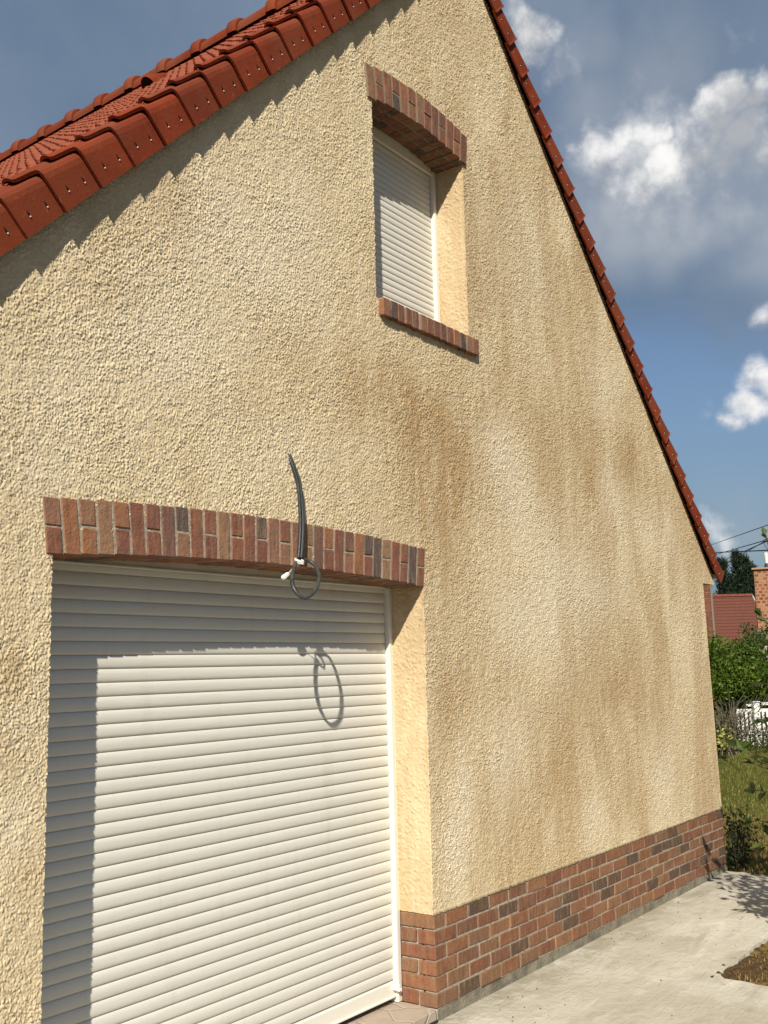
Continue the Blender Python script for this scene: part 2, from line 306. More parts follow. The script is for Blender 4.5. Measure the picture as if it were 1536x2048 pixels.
N=mat('concrete'); p=P(N)
a=N.noise(p,1.1,5,.6,.4); b=N.noise(N.vmath('MULTIPLY',p,(1.,4.,1.)).outputs[0],1.8,6,.62,.6); d=N.noise(p,60.,5,.65); e=N.noise(p,16.,6,.65,.3)
col=N.mix(N.mr(a,.35,.65),(.45,.415,.335),(.56,.53,.45)); col=N.mix(N.mr(b,.50,.72,0,.65),col,(.33,.295,.22))
col=N.mix(N.mr(b,.46,.3,0,.5),col,(.70,.67,.585)); col=N.mix(N.mr(e,.52,.75,0,.6),col,(.36,.32,.24)); col=N.mix(N.mr(d,.6,.74,0,.5),col,(.25,.215,.16))
sp=N.n('ShaderNodeTexVoronoi',{'Vector':p,'Scale':23.}); 
col=N.mix(N.mr(sp.outputs['Distance'],.05,.09,.75,0),col,(.16,.13,.09))
dx=N.n('ShaderNodeSeparateXYZ',{'Vector':p}).outputs
pt=N.n('ShaderNodeTexVoronoi',{'Vector':N.vmath('ADD',p,N.vmath('SCALE',N.noise(p,3.,4,.6,0,'Color'),scale=.35).outputs[0]).outputs[0],'Scale':1.3}); col=N.mix(N.mr(pt.outputs['Color'],.45,.75,0,.30),col,(.40,.345,.25))
dirt=N.math('MULTIPLY',N.mr(dx[1],-.40,-.02,0,1),N.mr(N.noise(p,6.,6,.65,.5),.42,.6,.1,1)); col=N.mix(N.math('MULTIPLY',dirt,.55),col,(.27,.235,.165))
sc1=N.noise(N.vmath('MULTIPLY',p,(2.,16.,1.)).outputs[0],3.,5,.6,.8)
CONC=seti(N,col=col,rough=.93,spec=.15,nrm=bump(N,N.math('ADD',N.math('ADD',N.math('MULTIPLY',d,.35),e),N.math('MULTIPLY',sc1,.55)),.010))
N=mat('lawn_ground'); p=P(N)
a=N.noise(p,.9,6,.65,.4); b=N.noise(p,9.,6,.7); gy=N.mr(N.n('ShaderNodeSeparateXYZ',{'Vector':p}).outputs[0],6.,10.,0,1)
col=N.mix(N.mr(N.math('ADD',N.math('MULTIPLY',gy,.35),N.math('MULTIPLY',a,.65)),.3,.62),(.21,.145,.05),(.085,.090,.018)); col=N.mix(N.mr(b,.5,.75,0,.6),col,(.17,.125,.045))
LAWN=seti(N,col=col,rough=1.,spec=.1,nrm=bump(N,b,.03))
SOIL=simple('dry_soil',(.13,.085,.045),1.,.05,40.,(.065,.04,.02),70.,.02)
N=mat('threshold_stone'); p=P(N)
v=N.n('ShaderNodeTexVoronoi',{'Vector':N.vmath('ADD',p,N.vmath('SCALE',N.noise(p,7.,3,.5,0,'Color'),scale=.09).outputs[0]).outputs[0],'Scale':6.},feature='DISTANCE_TO_EDGE').outputs['Distance']
col=N.mix(N.noise(p,9.,5,.6),(.33,.255,.195),(.45,.38,.31)); col=N.mix(N.mr(v,.0,.04,.45,0),col,(.50,.45,.38)); col=N.mix(N.mr(N.noise(p,45.,5,.65),.55,.75,0,.4),col,(.23,.18,.14))
STONE=seti(N,col=col,rough=.75,spec=.3,nrm=bump(N,N.math('ADD',N.mr(v,.0,.06),N.math('MULTIPLY',N.noise(p,30.),.5)),.004))
def leaf_mat(name,stops,rough=.5,sub=True):
    N=mat(name); c=N.ramp(RI(N),stops)
    m=seti(N,col=c,rough=rough,spec=.35)
    if sub:
        tr=N.n('ShaderNodeBsdfTranslucent',{'Color':N.mix(.6,c,(.16,.22,.02))}); mx=N.n('ShaderNodeMixShader',{0:.28,1:N.b.outputs[0],2:tr.outputs[0]})
        out=[x for x in N.t.nodes if x.type=='OUTPUT_MATERIAL'][0]; N.t.links.new(mx.outputs[0],out.inputs[0])
    return m
LEAF_DARK=leaf_mat('dark_leaf',[(0,(.018,.034,.010)),(.5,(.032,.055,.014)),(.85,(.05,.085,.018)),(1,(.10,.14,.03))])
LEAF_HEDGE=leaf_mat('hedge_leaf',[(0,(.035,.065,.008)),(.5,(.085,.14,.014)),(1,(.16,.23,.03))])
LEAF_PINE=leaf_mat('pine_needle',[(0,(.008,.018,.012)),(.6,(.018,.034,.018)),(1,(.035,.055,.024))],.6,False)
LEAF_OLIVE=leaf_mat('undergrowth_leaf',[(0,(.045,.048,.012)),(.5,(.075,.072,.02)),(.8,(.05,.07,.015)),(1,(.14,.11,.045))])
LEAF_SHRUB=leaf_mat('shrub_leaf',[(0,(.010,.018,.008)),(.7,(.022,.036,.012)),(1,(.05,.07,.02))])
LEAF_YEL=leaf_mat('yellow_leaf',[(0,(.30,.30,.04)),(.6,(.50,.50,.10)),(1,(.62,.60,.25))])
PETAL=leaf_mat('white_petal',[(0,(.75,.74,.66)),(1,(.85,.84,.78))])
GRASSM=leaf_mat('grass_blade',[(0,(.105,.125,.018)),(.4,(.145,.155,.023)),(.75,(.20,.175,.036)),(1,(.25,.19,.06))])
DRYG=leaf_mat('dry_grass_blade',[(0,(.20,.125,.04)),(.5,(.29,.19,.065)),(1,(.13,.085,.03))])
BARK=simple('bark',(.085,.062,.042),.95,.1,14.,(.045,.032,.022),40.,.012)
RUBBER=simple('black_rubber',(.022,.023,.024),.42,.5,25.,(.045,.045,.045),200.,.001)
RUBBERG=simple('grey_rubber',(.055,.058,.056),.5,.4,25.,(.035,.037,.036))
CABLE=simple('overhead_wire',(.02,.022,.026),.6,.3)
WPAINT=simple('white_paint',(.74,.74,.71),.5,.4,7.,(.6,.6,.56))
IRON=simple('dark_iron',(.03,.03,.028),.6,.4)

# ------------------------------------------------------------------ the setting: ground, lawn, paving
GZ=-0.063
m=MB(); m.add([(-300,-300,GZ-.022),(300,-300,GZ-.022),(300,300,GZ-.022),(-300,300,GZ-.022)],[(0,1,2,3)])
tag(m.build('ground',LAWN),kind='structure')
# unseen dark ground before the garage, added to cut bounced light
m=MB(); m.add([(-14,-16,GZ-.012),(1.42,-16,GZ-.012),(1.42,-1.85,GZ-.012),(-14,-1.85,GZ-.012)],[(0,1,2,3)])
tag(m.build('bounce_cut_ground',simple('dark_ground',(.085,.078,.066),1.,.1,30.,(.05,.046,.04),90.,.02)),kind='structure')
def wob(a,b,n,amp):
    a=Vector((*a,0)); b=Vector((*b,0)); d=(b-a); nn=Vector((-d.y,d.x,0)).normalized(); L=[]
    ph=[random.uniform(0,6.28) for _ in range(4)]
    for i in range(n):
        t=i/n; o=sum(math.sin(t*d.length*f+ph[k])*w for k,(f,w) in enumerate(((3,.5),(9,.3),(23,.16),(51,.1))))*amp+random.uniform(-1,1)*amp*.12
        q=a+d*t+nn*o; L.append((q.x,q.y))
    return L
poly=[(-7,-1.9),(1.43,-1.9)]+wob((1.43,-1.9),(1.45,-1.02),30,.03)+[(1.46,-.955),(1.50,-.925)]+wob((1.53,-.92),(4.35,-.88),70,.03)+wob((4.35,-.88),(4.36,.16),14,.04)+[(-7,.16)]
m=MB(); n=len(poly); z0,z1=GZ-.15,GZ
m.add([(x,y,z1) for x,y in poly]+[(x,y,z0) for x,y in poly],[tuple(range(n))]+[(i,(i+1)%n,n+(i+1)%n,n+i) for i in range(n)])
tag(m.build('pavement',CONC),kind='structure')
# planting bed: a sheet of loose soil with a crumbly surface
xs=np.linspace(1.36,4.6,110); ys=np.linspace(-3.6,-.86,95); m=MB()
zz=RNG.normal(0,.005,(110,95)); 
m.add([(x,y,GZ-.014+zz[i,j]+.012*math.sin(x*5)*math.sin(y*6)) for i,x in enumerate(xs) for j,y in enumerate(ys)],[(i*95+j,(i+1)*95+j,(i+1)*95+j+1,i*95+j+1) for i in range(109) for j in range(94)])
tag(m.build('soil',SOIL),kind='structure')

def blades(m,n,fx,hmin,hmax,wd):
    for _ in range(n):
        x,y,z=fx(); h_=random.uniform(hmin,hmax); a=random.uniform(0,6.28); l=random.uniform(.1,.8)*h_; w_=wd*random.uniform(.6,1.3)
        dx_,dy_=math.cos(a),math.sin(a)
        m.add([(x-dy_*w_,y+dx_*w_,z),(x+dy_*w_,y-dx_*w_,z),(x+dx_*l*.5+dy_*w_*.6,y+dy_*l*.5-dx_*w_*.6,z+h_*.62),(x+dx_*l,y+dy_*l,z+h_*.95),(x+dx_*l*.5-dy_*w_*.6,y+dy_*l*.5+dx_*w_*.6,z+h_*.62)],[(0,1,2,4),(4,2,3)])
def lawn_pt():
    while True:
        d=random.uniform(3.2,17)**1.0; s=random.uniform(-1,1)
        # a wedge of lawn beyond the corner of the house
        x=4.4+ (d-3.2); y=.25*(x-4.4)*1.05+random.uniform(-1.9,1.0)-.35
        return x,y,GZ-.022
m=MB(); blades(m,34000,lawn_pt,.018,.055,.0045)
tag(m.build('lawn_grass',GRASSM,recalc=False),'short patchy green lawn grass beyond the house corner','grass',kind='stuff')
def dry_pt():
    x=4.45+abs(random.gauss(0,1.3)); return x,random.uniform(-1.4,1.1)+.15*(x-4.4),GZ-.022
m=MB(); blades(m,9000,dry_pt,.02,.06,.004)
tag(m.build('dry_grass',DRYG,recalc=False),'dry straw coloured grass at the end of the concrete path','grass',kind='stuff')
def bed_pt():
    return random.uniform(1.47,3.6),random.uniform(-2.6,-.95),GZ-.012
m=MB(); blades(m,5000,bed_pt,.008,.035,.004)
tag(m.build('dead_grass_litter',DRYG,recalc=False),'brown dead grass and clippings lying on the soil bed','dead grass',kind='stuff')
m=MB()
for _ in range(120):
    x=random.uniform(-.2,4.2); y=-abs(random.gauss(0,.45))-.03
    if y<-.9 and x>1.4: y=-.9+random.uniform(0,.12)
    r=random.uniform(.0015,.0045); m.ico((x,y,GZ+r*.6),r)
tag(m.build('grit',SOIL),'scattered crumbs of soil and grit on the concrete path','grit',kind='stuff')

# ------------------------------------------------------------------ the house
XL,XR=-3.03,4.335          # gable corners
OL=-2.308                   # garage opening left edge, right edge is x=0
WL,WR=-.357,.5645; WS,WT=3.645,4.85   # window opening
zl=lambda x:5.676+.9827*x  # underside of the left verge
zr=lambda x:6.967-.9993*x    # underside of the right verge
DEPTH=10.
house=empty('house',(.655,0,0),'cream rough-rendered gable house with red tiled roof, shuttered garage and small upper window','house')

PT=RNG.permutation(256); PT=np.concatenate([PT,PT,PT]); GA=RNG.random(256)*2*np.pi; GX,GY=np.cos(GA),np.sin(GA)
def perlin(x,y):
    xi=np.floor(x).astype(int); yi=np.floor(y).astype(int); xf=x-xi; yf=y-yi; xi&=255; yi&=255
    f=lambda t:t*t*t*(t*(t*6-15)+10)
    def g(a,b):
        k=PT[PT[(xi+a)]+yi+b]&255; return GX[k]*(xf-a)+GY[k]*(yf-b)
    u=f(xf); v=f(yf)
    return (g(0,0)*(1-u)+g(1,0)*u)*(1-v)+(g(0,1)*(1-u)+g(1,1)*u)*v
def relief(x,z,kx=1.):
    """height of the rough-cast render: rounded lumps about 15 mm across with sharp creases"""
    wx=perlin(x*31+7.3,z*31)*.011; wz=perlin(x*31,z*31+51.7)*.011
    x=(x+wx)*kx; z=z+wz
    a=np.abs(perlin(x*98,z*98)); b=np.abs(perlin(x*172+19.1,z*172+3.7)); c=perlin(x*300+5.5,z*300); d=perlin(x*24+2.2,z*24); e=.82+.36*np.clip(perlin(x*3.1+9,z*3.1)*1.6+.5,0,1)
    return (.0112*a+.0074*b)*e+.0022*c+.0024*d*np.abs(d)*3-.0052
def wall_grid():
    B=XL
    xs=list(np.arange(XL,-2.62,.0075))
    while xs[-1]<4.574: xs.append(xs[-1]+.0033+.0044*max(0,(xs[-1]+1)/5.3))
    xs=np.array(xs)
    def snap(a,vals):
        for v in vals: a[np.argmin(np.abs(a-v))]=v
        return a
    xs[-1]=4.574; xs=snap(xs,[OL,0.,WL,WR,XR])
    zs=snap(np.arange(.47,6.5,.0040),[.47,2.367,WS,WT,2.22]); nx,nz=len(xs),len(zs)
    X,Z=np.meshgrid(xs,zs,indexing='ij')
    Y=-relief(X,Z)
    top=np.minimum(5.676+.9827*X,6.967-.9993*X)+.06
    jit=lambda z,k:perlin(z*70+k*13.7,z*0+k*3.1)*.0042+perlin(z*160+k*5.1,z*0+k*1.7)*.0022
    X2=X.copy()
    for k,(x0,za,zb) in enumerate(((OL,0,2.22),(0.,0,2.22),(WL,WS,WT),(WR,WS,WT),(XR,0,2.37))):
        q=int(np.argmin(np.abs(xs-x0))); sel=(zs>=za)&(zs<=zb); X2[q,sel]+=jit(zs[sel],k)
    cx=(X[:-1,:-1]+X[1:,1:])/2; cz=(Z[:-1,:-1]+Z[1:,1:])/2
    keep=Z[:-1,:-1]<np.maximum(top[:-1,:-1],top[1:,:-1])
    keep&=~((cx>XR)&(cz<2.367)); keep&=~((cx>OL)&(cx<0)&(cz<2.22)); keep&=~((cx>WL)&(cx<WR)&(cz>WS)&(cz<WT))
    Zc=np.minimum(Z,top)
    ii,jj=np.nonzero(keep); q=ii*nz+jj
    F=np.stack([q,q+nz,q+nz+1,q+1],1)
    V=np.stack([X2.ravel(),Y.ravel(),Zc.ravel()],1)
    used=np.unique(F); mp=-np.ones(nx*nz,int); mp[used]=np.arange(len(used)); F=mp[F]; V=V[used]
    m=MB(); m.v=[tuple(p) for p in V]; m.f=[tuple(f) for f in F.tolist()]; m.m=[0]*len(F); m.sm=[True]*len(F)
    # reveals: same arris, same relief, turned into the opening
    def reveal(k,x0,out,zlo,zhi,dep):
        zz=np.append(np.arange(zlo,zhi,.0062),zhi); yy=np.append(np.arange(.0,dep,.0062),dep)
        YY,ZZ=np.meshgrid(yy,zz,indexing='ij'); A=relief(YY*.75+x0*3.3,ZZ)*np.clip(YY/.02,0.,1.)
        XX=x0+out*-A*1.15; XX[0]+=jit(zz,k); XX[1:4]+=jit(zz,k)*np.array([.6,.3,.1])[:,None]; YY2=YY.copy(); YY2[0]=-relief(np.full_like(zz,x0),zz)
        b=len(m.v); n2=len(zz); m.v.extend(map(tuple,np.stack([XX.ravel(),YY2.ravel(),ZZ.ravel()],1).tolist()))
        for a in range(len(yy)-1):
            for c in range(n2-1): m.f.append((b+a*n2+c,b+(a+1)*n2+c,b+(a+1)*n2+c+1,b+a*n2+c+1)); m.m.append(0); m.sm.append(True)
    reveal(1,0.,1,.45,2.22,.29); reveal(0,OL,-1,-.06,2.22,.29); reveal(3,WR,1,WS,WT,.235); reveal(2,WL,-1,WS,WT,.235)
    # lower edge of the garage pier and the ragged lip over the brick plinth
    def quad(a,b,c,d): m.add([a,b,c,d],[(0,1,2,3)])
    def lip(xa,xb,lo=.449):
        n=int((xb-xa)/.008); b=len(m.v); xx=np.linspace(xa,xb,n+1); k=perlin(xx*60,xx*0+4.4)*.006+perlin(xx*140,xx*0+9.4)*.003
        yt=-relief(xx,np.full_like(xx,.47))
        for t in range(n+1):
            for z,y in ((.47,yt[t]),(lo+k[t],-.004+k[t]*.3),(lo-.002+k[t],.014)): m.v.append((xx[t],y,z))
        for t in range(n):
            for c in range(2): m.f.append((b+t*3+c,b+t*3+c+1,b+(t+1)*3+c+1,b+(t+1)*3+c)); m.m.append(0); m.sm.append(True)
    lip(0.,XR); lip(B,OL)
    # eave corbel, flanks, back
    quad((XR,0,.45),(XR,6.,.45),(XR,6.,2.37),(XR,0,2.37))
    quad((XL,0,-.1),(XL,DEPTH,-.1),(XL,DEPTH,2.78),(XL,0,2.78))
    quad((XR,6.,.0),(XR,DEPTH,.0),(XR,DEPTH,2.55),(XR,6.,2.55))
    quad((4.27,0,2.366),(4.572,0,2.368),(4.572,DEPTH,2.368),(4.27,DEPTH,2.366)); quad((4.572,0,2.368),(4.572,DEPTH,2.368),(4.572,DEPTH,2.46),(4.572,0,2.46))
    quad((XL,DEPTH,-.1),(XR,DEPTH,-.1),(XR,DEPTH,2.7),(XL,DEPTH,2.7))
    m.add([(XL,DEPTH,2.7),(XR,DEPTH,2.7),(.655,DEPTH,6.35)],[(0,1,2)])
    V=np.array(m.v)
    # the flank of this wall is a little out of plumb
    x,z=V[:,0],V[:,2]
    fx=np.where(x<XR+.02,(x-3.9)/.435,np.clip((4.572-x)/(4.572-XR),0,1)); fz=np.clip(1-(z-2.367)/.7,0,1)
    sel=(x>3.9)&(x<4.58); V[sel,0]+=(fx*fz*(.028-.034*(np.minimum(z,2.367)-.48)))[sel]; m.v=V.tolist()
    def field(Bl,rv=0.):
        t=np.zeros(len(V))
        for cx,cz,rx,rz,s_ in Bl:
            q=((V[:,0]-cx)/(rx*1.05))**2+((V[:,2]-cz)/(rz*1.1))**2; t+=s_*np.exp(-q*1.1)
        return np.where(V[:,1]<.012,np.clip(t,0,1.),rv)
    return m,field(OCHRE,.50),field(PALE)
m,oc_,pa_=wall_grid()
wall=m.build('wall',STUCCO,house,attrs={'ochre':oc_,'pale':pa_},recalc=False)

# plinth of facing bricks on a mortar bed, six courses
m=MB(); ml=MB()
def brick(m,a,b,j=.0014): m.box(a,b,0,random.uniform(.0025,.0045),jit=j,wob=.0019)
yF=-.003; XP=XR+.030
for r in range(6):
    z1=.45-.075*r-.0045; z0=z1-.0645
    if r==5: z0-=.004
    L=[]
    if r%2==0: brick(m,(-.002,yF,z0),(.100,.214,z1)); x=.111
    else:
        brick(m,(-.002,yF,z0),(.200,.101,z1)); brick(m,(-.002,.113,z0),(.1,.214,z1)); x=.2105
    while x<XP-.02:
        x2=min(x+.2065+random.uniform(-.004,.004),XP+.002)
        if XR-x2<.05: x2=XP+.002
        d=random.uniform(-.0015,.002)
        brick(m,(x,yF+d,z0),(x2,.085,z1)); x=x2+.0095
    # the flank beyond the far corner
    y=.095
    while y<6.: brick(m,(XP-.09,y,z0),(XP+.002,y+.2,z1)); y+=.21
    x=OL+.002
    while x>XL: brick(ml,(max(x-.2,XL),yF,z0),(x,.08,z1)); x-=.2095
m.box((.008,.0015,-.004),(XP-.006,.08,.446),1); m.box((.008,.07,-.004),(.09,.213,.446),1); m.box((XP-.08,.09,-.004),(XP-.006,6.,.446),1); ml.box((XL,.0015,-.004),(OL-.006,.08,.446),1)
m.build('plinth',[BRICK,MORTAR],house); ml.build('plinth',[BRICK,MORTAR],house)
m=MB()
m.box((-.0,.004,-.30),(XP,.2,-.005),0); m.box((XP-.2,.1,-.3),(XP,6.,-.005),0)
m.build('foundation',FOUND,house); m=MB(); m.box((XL,.004,-.3),(OL,.2,-.005),0); m.build('foundation',FOUND,house)

# inside of the house behind the openings, so that no light leaks in
m=MB(); m.box((OL-.1,.35,-.2),(.1,.38,2.5)); m.box((WL-.1,.30,3.4),(WR+.1,.33,5.1)); m.box((OL-.12,.295,-.2),(OL-.09,.38,2.5)); m.build('inner_lining',DARK,house)

# threshold slab
m=MB(); m.box((OL-.0,-.012,-.045),(-.004,.34,.004),0,.004); m.build('threshold',STONE,house)
m=MB(); m.box((OL,-.006,-.062),(.0,.02,-.047),0); m.build('threshold_edging',IRON,house)

# garage shutter
garage=empty('garage_shutter',(0,0,0)); garage.parent=house; garage.location=Vector((-1.126,.25,0))-world_loc(house)
bpy.context.view_layer.update()
def slats(m,x0,x1,zb,zt,pitch,y,bul,mat_=0):
    n=int(round((zt-zb)/pitch)); 
    prof=[]
    for i in range(n):
        z=zb+i*pitch
        for t,b in ((.03,.15),(.06,.45),(.14,.72),(.28,.92),(.45,1.),(.62,.95),(.78,.75),(.9,.42),(.965,.12)):
            prof.append((y-bul*b,z+t*pitch))
        prof.append((y+.004,z+.985*pitch)); prof.append((y+.004,z+1.012*pitch))
    k=len(prof); vs=[(x0,a,b) for a,b in prof]+[(x1,a,b) for a,b in prof]
    m.add(vs,[(i,i+1,k+i+1,k+i) for i in range(k-1)],mat_,True)
m=MB(); slats(m,OL+.0,-.036,.112,2.15,.0538,.245,.0072); m.build('curtain',PVC,garage)
m=MB(); m.box((OL,.230,.030),(-.036,.255,.109),0,.004); m.box((OL,.221,.032),(-.036,.232,.044),0,.003); m.build('bottom_bar',PVCF,garage)
m=MB(); m.box((-.034,.212,.006),(-.012,.30,2.2),0,.003); m.box((-.0125,.216,.006),(.004,.30,2.2),0,.001); m.build('guide_rail',PVCF,garage)
m=MB(); m.box((OL-.003,.216,.006),(OL+.006,.30,2.2),0,.002); m.build('guide_rail',PVCF,garage)
m=MB(); m.box((OL,.216,2.134),(-.034,.30,2.26),0,.003); m.box((OL,.209,2.1295),(-.034,.23,2.1385),0,.002); m.build('head_panel',PVC,garage)
m=MB(); m.box((-.060,.196,.070),(-.034,.235,.096),0,.003); m.box((-.054,.19,.066),(-.030,.212,.078),0,.002); m.build('stop_block',WHITE_P,garage)

# brick arches
def arch(m,xa,xb,zend,sag,ht,n,depth,pat,proud,flare,soff_rows):
    c=(xa+xb)/2; half=(xb-xa)/2; Rr=(half*half+sag*sag)/(2*sag); zc=zend+sag-Rr
    amax=math.asin(half/Rr)
    for i in range(n):
        a0=-amax+2*amax*i/n; a1=-amax+2*amax*(i+1)/n
        am=(a0+a1)/2; 
        # joint lines fan out a little more than the true radius near the ends
        x0=c+Rr*math.sin(a0); x1=c+Rr*math.sin(a1); zb=zc+Rr*math.cos(am)
        tilt=lambda x:(x-c)/half*flare
        M0=[]
        jw=.0052
        def piece(u0,u1,y0,y1,matx=0):
            z0,z1=zb+u0,zb+u1
            vs=[]
            c_=.003
            d=random.uniform(-.0025,.0015)
            mb=MB(); mb.box((0,y0+d,0),(1,y1,1),0,0)
            xl0,xr0=x0+jw+tilt(x0)*u0/ht,x1-jw+tilt(x1)*u0/ht; xl1,xr1=x0+jw+tilt(x0)*u1/ht,x1-jw+tilt(x1)*u1/ht
            t=MB(); t.box((0,0,0),(1,1,1),0,.04)
            W_=[]; wb=[[random.uniform(-.0016,.0016) for _ in '12'] for _ in '12']; zj0,zj1=random.uniform(-.0018,.0018),random.uniform(-.0018,.0018)
            ex=(x1-x0); 
            for (a,b,cc) in t.v:
                # chamfer in true units
                def un(q,L): 
                    if q<.5: return q/.04*c_ 
                    return L-(1-q)/.04*c_
                zz_=un(cc,z1-z0); f=zz_/(z1-z0); xl=xl0+(xl1-xl0)*f; xr=xr0+(xr1-xr0)*f
                W_.append((xl+un(a,xr-xl)+wb[int(b>.5)][int(cc>.5)],y0+d+un(b,y1-y0-d),z0+zz_+(zj1 if cc>.5 else zj0)))
            m.add(W_,t.f,matx)
        ys=[-proud+depth*k/soff_rows for k in range(soff_rows+1)]
        whole=(i%2==pat)
        if whole: piece(0,ht,ys[0],ys[1]-.006)
        else: piece(0,ht*.48,ys[0],ys[1]-.006); piece(ht*.52,ht,ys[0],ys[1]-.006)
        for k in range(1,soff_rows): piece(random.uniform(-.001,.001),ht*.5,ys[k]+.004,ys[k+1]-.006)
        # mortar core
        e0,e1=x0+tilt(x0)*.03,x1+tilt(x1)*.03
        f0,f1=x0+tilt(x0)*.97,x1+tilt(x1)*.97
        g=.0032; i0=.004 if i==0 else 0; i1=-.004 if i==n-1 else 0
        za,zb_=zb+g,zb+ht-.003
        m.add([(e0+i0,-proud+g,za),(e1+i1,-proud+g,za),(f1+i1,-proud+g,zb_),(f0+i0,-proud+g,zb_),(e0+i0,depth-proud,za),(e1+i1,depth-proud,za),(f1+i1,depth-proud,zb_),(f0+i0,depth-proud,zb_)],
              [(0,1,2,3),(4,5,1,0),(1,5,6,2),(3,2,6,7),(4,0,3,7)],1)
m=MB(); arch(m,-2.338,.001,2.126,.044,.203,31,.225,1,.004,.023,2)
m.build('garage_lintel',[DBRICK,MORTAR],house)
window=empty('window',(0,0,0)); window.parent=house; window.location=Vector((.107,.2,3.68))-world_loc(house); bpy.context.view_layer.update()
m=MB(); arch(m,-.402,.592,4.761,.055,.194,13,.215,0,.012,.022,3); m.build('lintel',[WBRICK,simple('window_mortar',(.24,.20,.15),.95,.1)],window)  # window lintel joints use a darker mortar colour
m=MB(); slats(m,WL+.0,.528,3.66,4.77,.0390,.229,.0050); m.build('curtain',PVC,window)
m=MB(); m.box((.530,.200,3.645),(.560,.26,4.83),0,.003); m.box((.560,.204,3.645),(.5665,.26,4.83),0,.001); m.build('guide_rail',PVCF,window)
m=MB(); m.box((WL-.002,.208,3.645),(WL+.03,.26,4.83),0,.003); m.build('guide_rail',PVCF,window)
m=MB(); m.box((WL+.03,.206,4.752),(.530,.262,4.85),0,.003); m.box((WL+.03,.200,4.744),(.530,.22,4.754),0,.002); m.build('head_panel',PVCF,window)
m=MB(); x=-.330
n=14
for i in range(n):
    a=-.342+.970*i/n; b=-.342+.970*(i+1)/n
    d=random.uniform(-.002,.002); t=MB(); 
    m.box((a+.0045,-.028+d,3.548),(b-.0045,.205,3.648+d),0,.004,jit=.0012,wob=.002)
m.box((-.336,-.022,3.554),(.622,.2,3.641),1); m.build('sill',[WBRICK,MORTAR],window)

# ------------------------------------------------------------------ roof
roof=empty('roof',(0,0,0)); roof.parent=house; roof.location=Vector((.655,0,6.6))-world_loc(house); bpy.context.view_layer.update()
def slope(side):
    """frame of a slope: origin on the verge underside, up-slope, outward normal"""
    if side=='left': a=math.atan(.9827); return Vector((math.cos(a),0,math.sin(a))),Vector((-math.sin(a),0,math.cos(a)))
    a=math.atan(.9993); return Vector((-math.cos(a),0,math.sin(a))),Vector((math.sin(a),0,math.cos(a)))
PITCH={'left':.2217,'right':.2224}
FIRST={'left':Vector((-2.328-.1581*5,0,0)),'right':Vector((.977+.1573*23,0,0))}
FIRST['left'].z=zl(FIRST['left'].x); FIRST['right'].z=zr(FIRST['right'].x)
NC={'left':24,'right':25}
# verge tile: face plate turned over onto the roof, rolled inner bead, lower end flared over the tile below
PROF=[(0,-.0),(0,.035),(0,.075),(0,.112),(.003,.131),(.011,.145),(.024,.152),(.06,.1545),(.10,.155),(.14,.156),(.165,.160),(.182,.172),(.198,.176),(.214,.172),(.228,.158),(.236,.148)]
def verge_mesh(up,nr):
    m=MB(); LEN=.252; S=[0,.006,.012,.05,.11,.17,.215,LEN]; np_=len(PROF)
    def pt(s,w_,n_,th):
        f=max(0.,1-s/.2233); lip=.004 if s<.012 else 0.
        # inner skin follows the outer one at thickness th
        if th:
            w2=w_+th if n_<.15 or w_<.02 else w_; n2=n_-th if w_>.012 else n_
        else: w2,n2=w_,n_
        y=-.044-.015*f-lip+w2; n2=n2+(.017*f+lip if n2>.03 else -.002*f)
        return up*s+nr*n2+Vector((0,y,0))
    vs=[pt(s,*PROF[j],0) for s in S for j in range(np_)]+[pt(s,*PROF[j],.013) for s in S for j in range(np_)]
    K=len(S)*np_; fs=[]
    for i in range(len(S)-1):
        for j in range(np_-1):
            a=i*np_+j; fs.append((a,a+1,a+np_+1,a+np_)); fs.append((K+a,K+a+np_,K+a+np_+1,K+a+1))
    for j in range(np_-1):
        fs.append((j,K+j,K+j+1,j+1)); b=(len(S)-1)*np_+j; fs.append((b,b+1,K+b+1,K+b))
    for i in range(len(S)-1):
        a=i*np_; fs.append((a,a+np_,K+a+np_,K+a)); a=i*np_+np_-1; fs.append((a,K+a,K+a+np_,a+np_))
    b=len(m.v); m.add(vs,fs,0,False)
    # two keyhole slots with a pale nail head in each
    for s0,n0 in ((.070,.052),(.168,.052)):
        f=max(0,1-s0/.2233); y=-.044-.015*f
        def q(a,c,dy): return up*(s0+a)+nr*(n0+c+.012*f)+Vector((0,y+dy+.015*a/.2233,0))
        m.add([q(-.001,.020,-.0012),q(-.005,.003,-.0012),q(-.003,-.003,-.0012),q(.003,-.003,-.0012),q(.0045,.003,-.0012)],[(0,1,2,3,4)],1)
        c=q(-.001,-.008,-.002); m.ico(c,.0036,2)
    return m
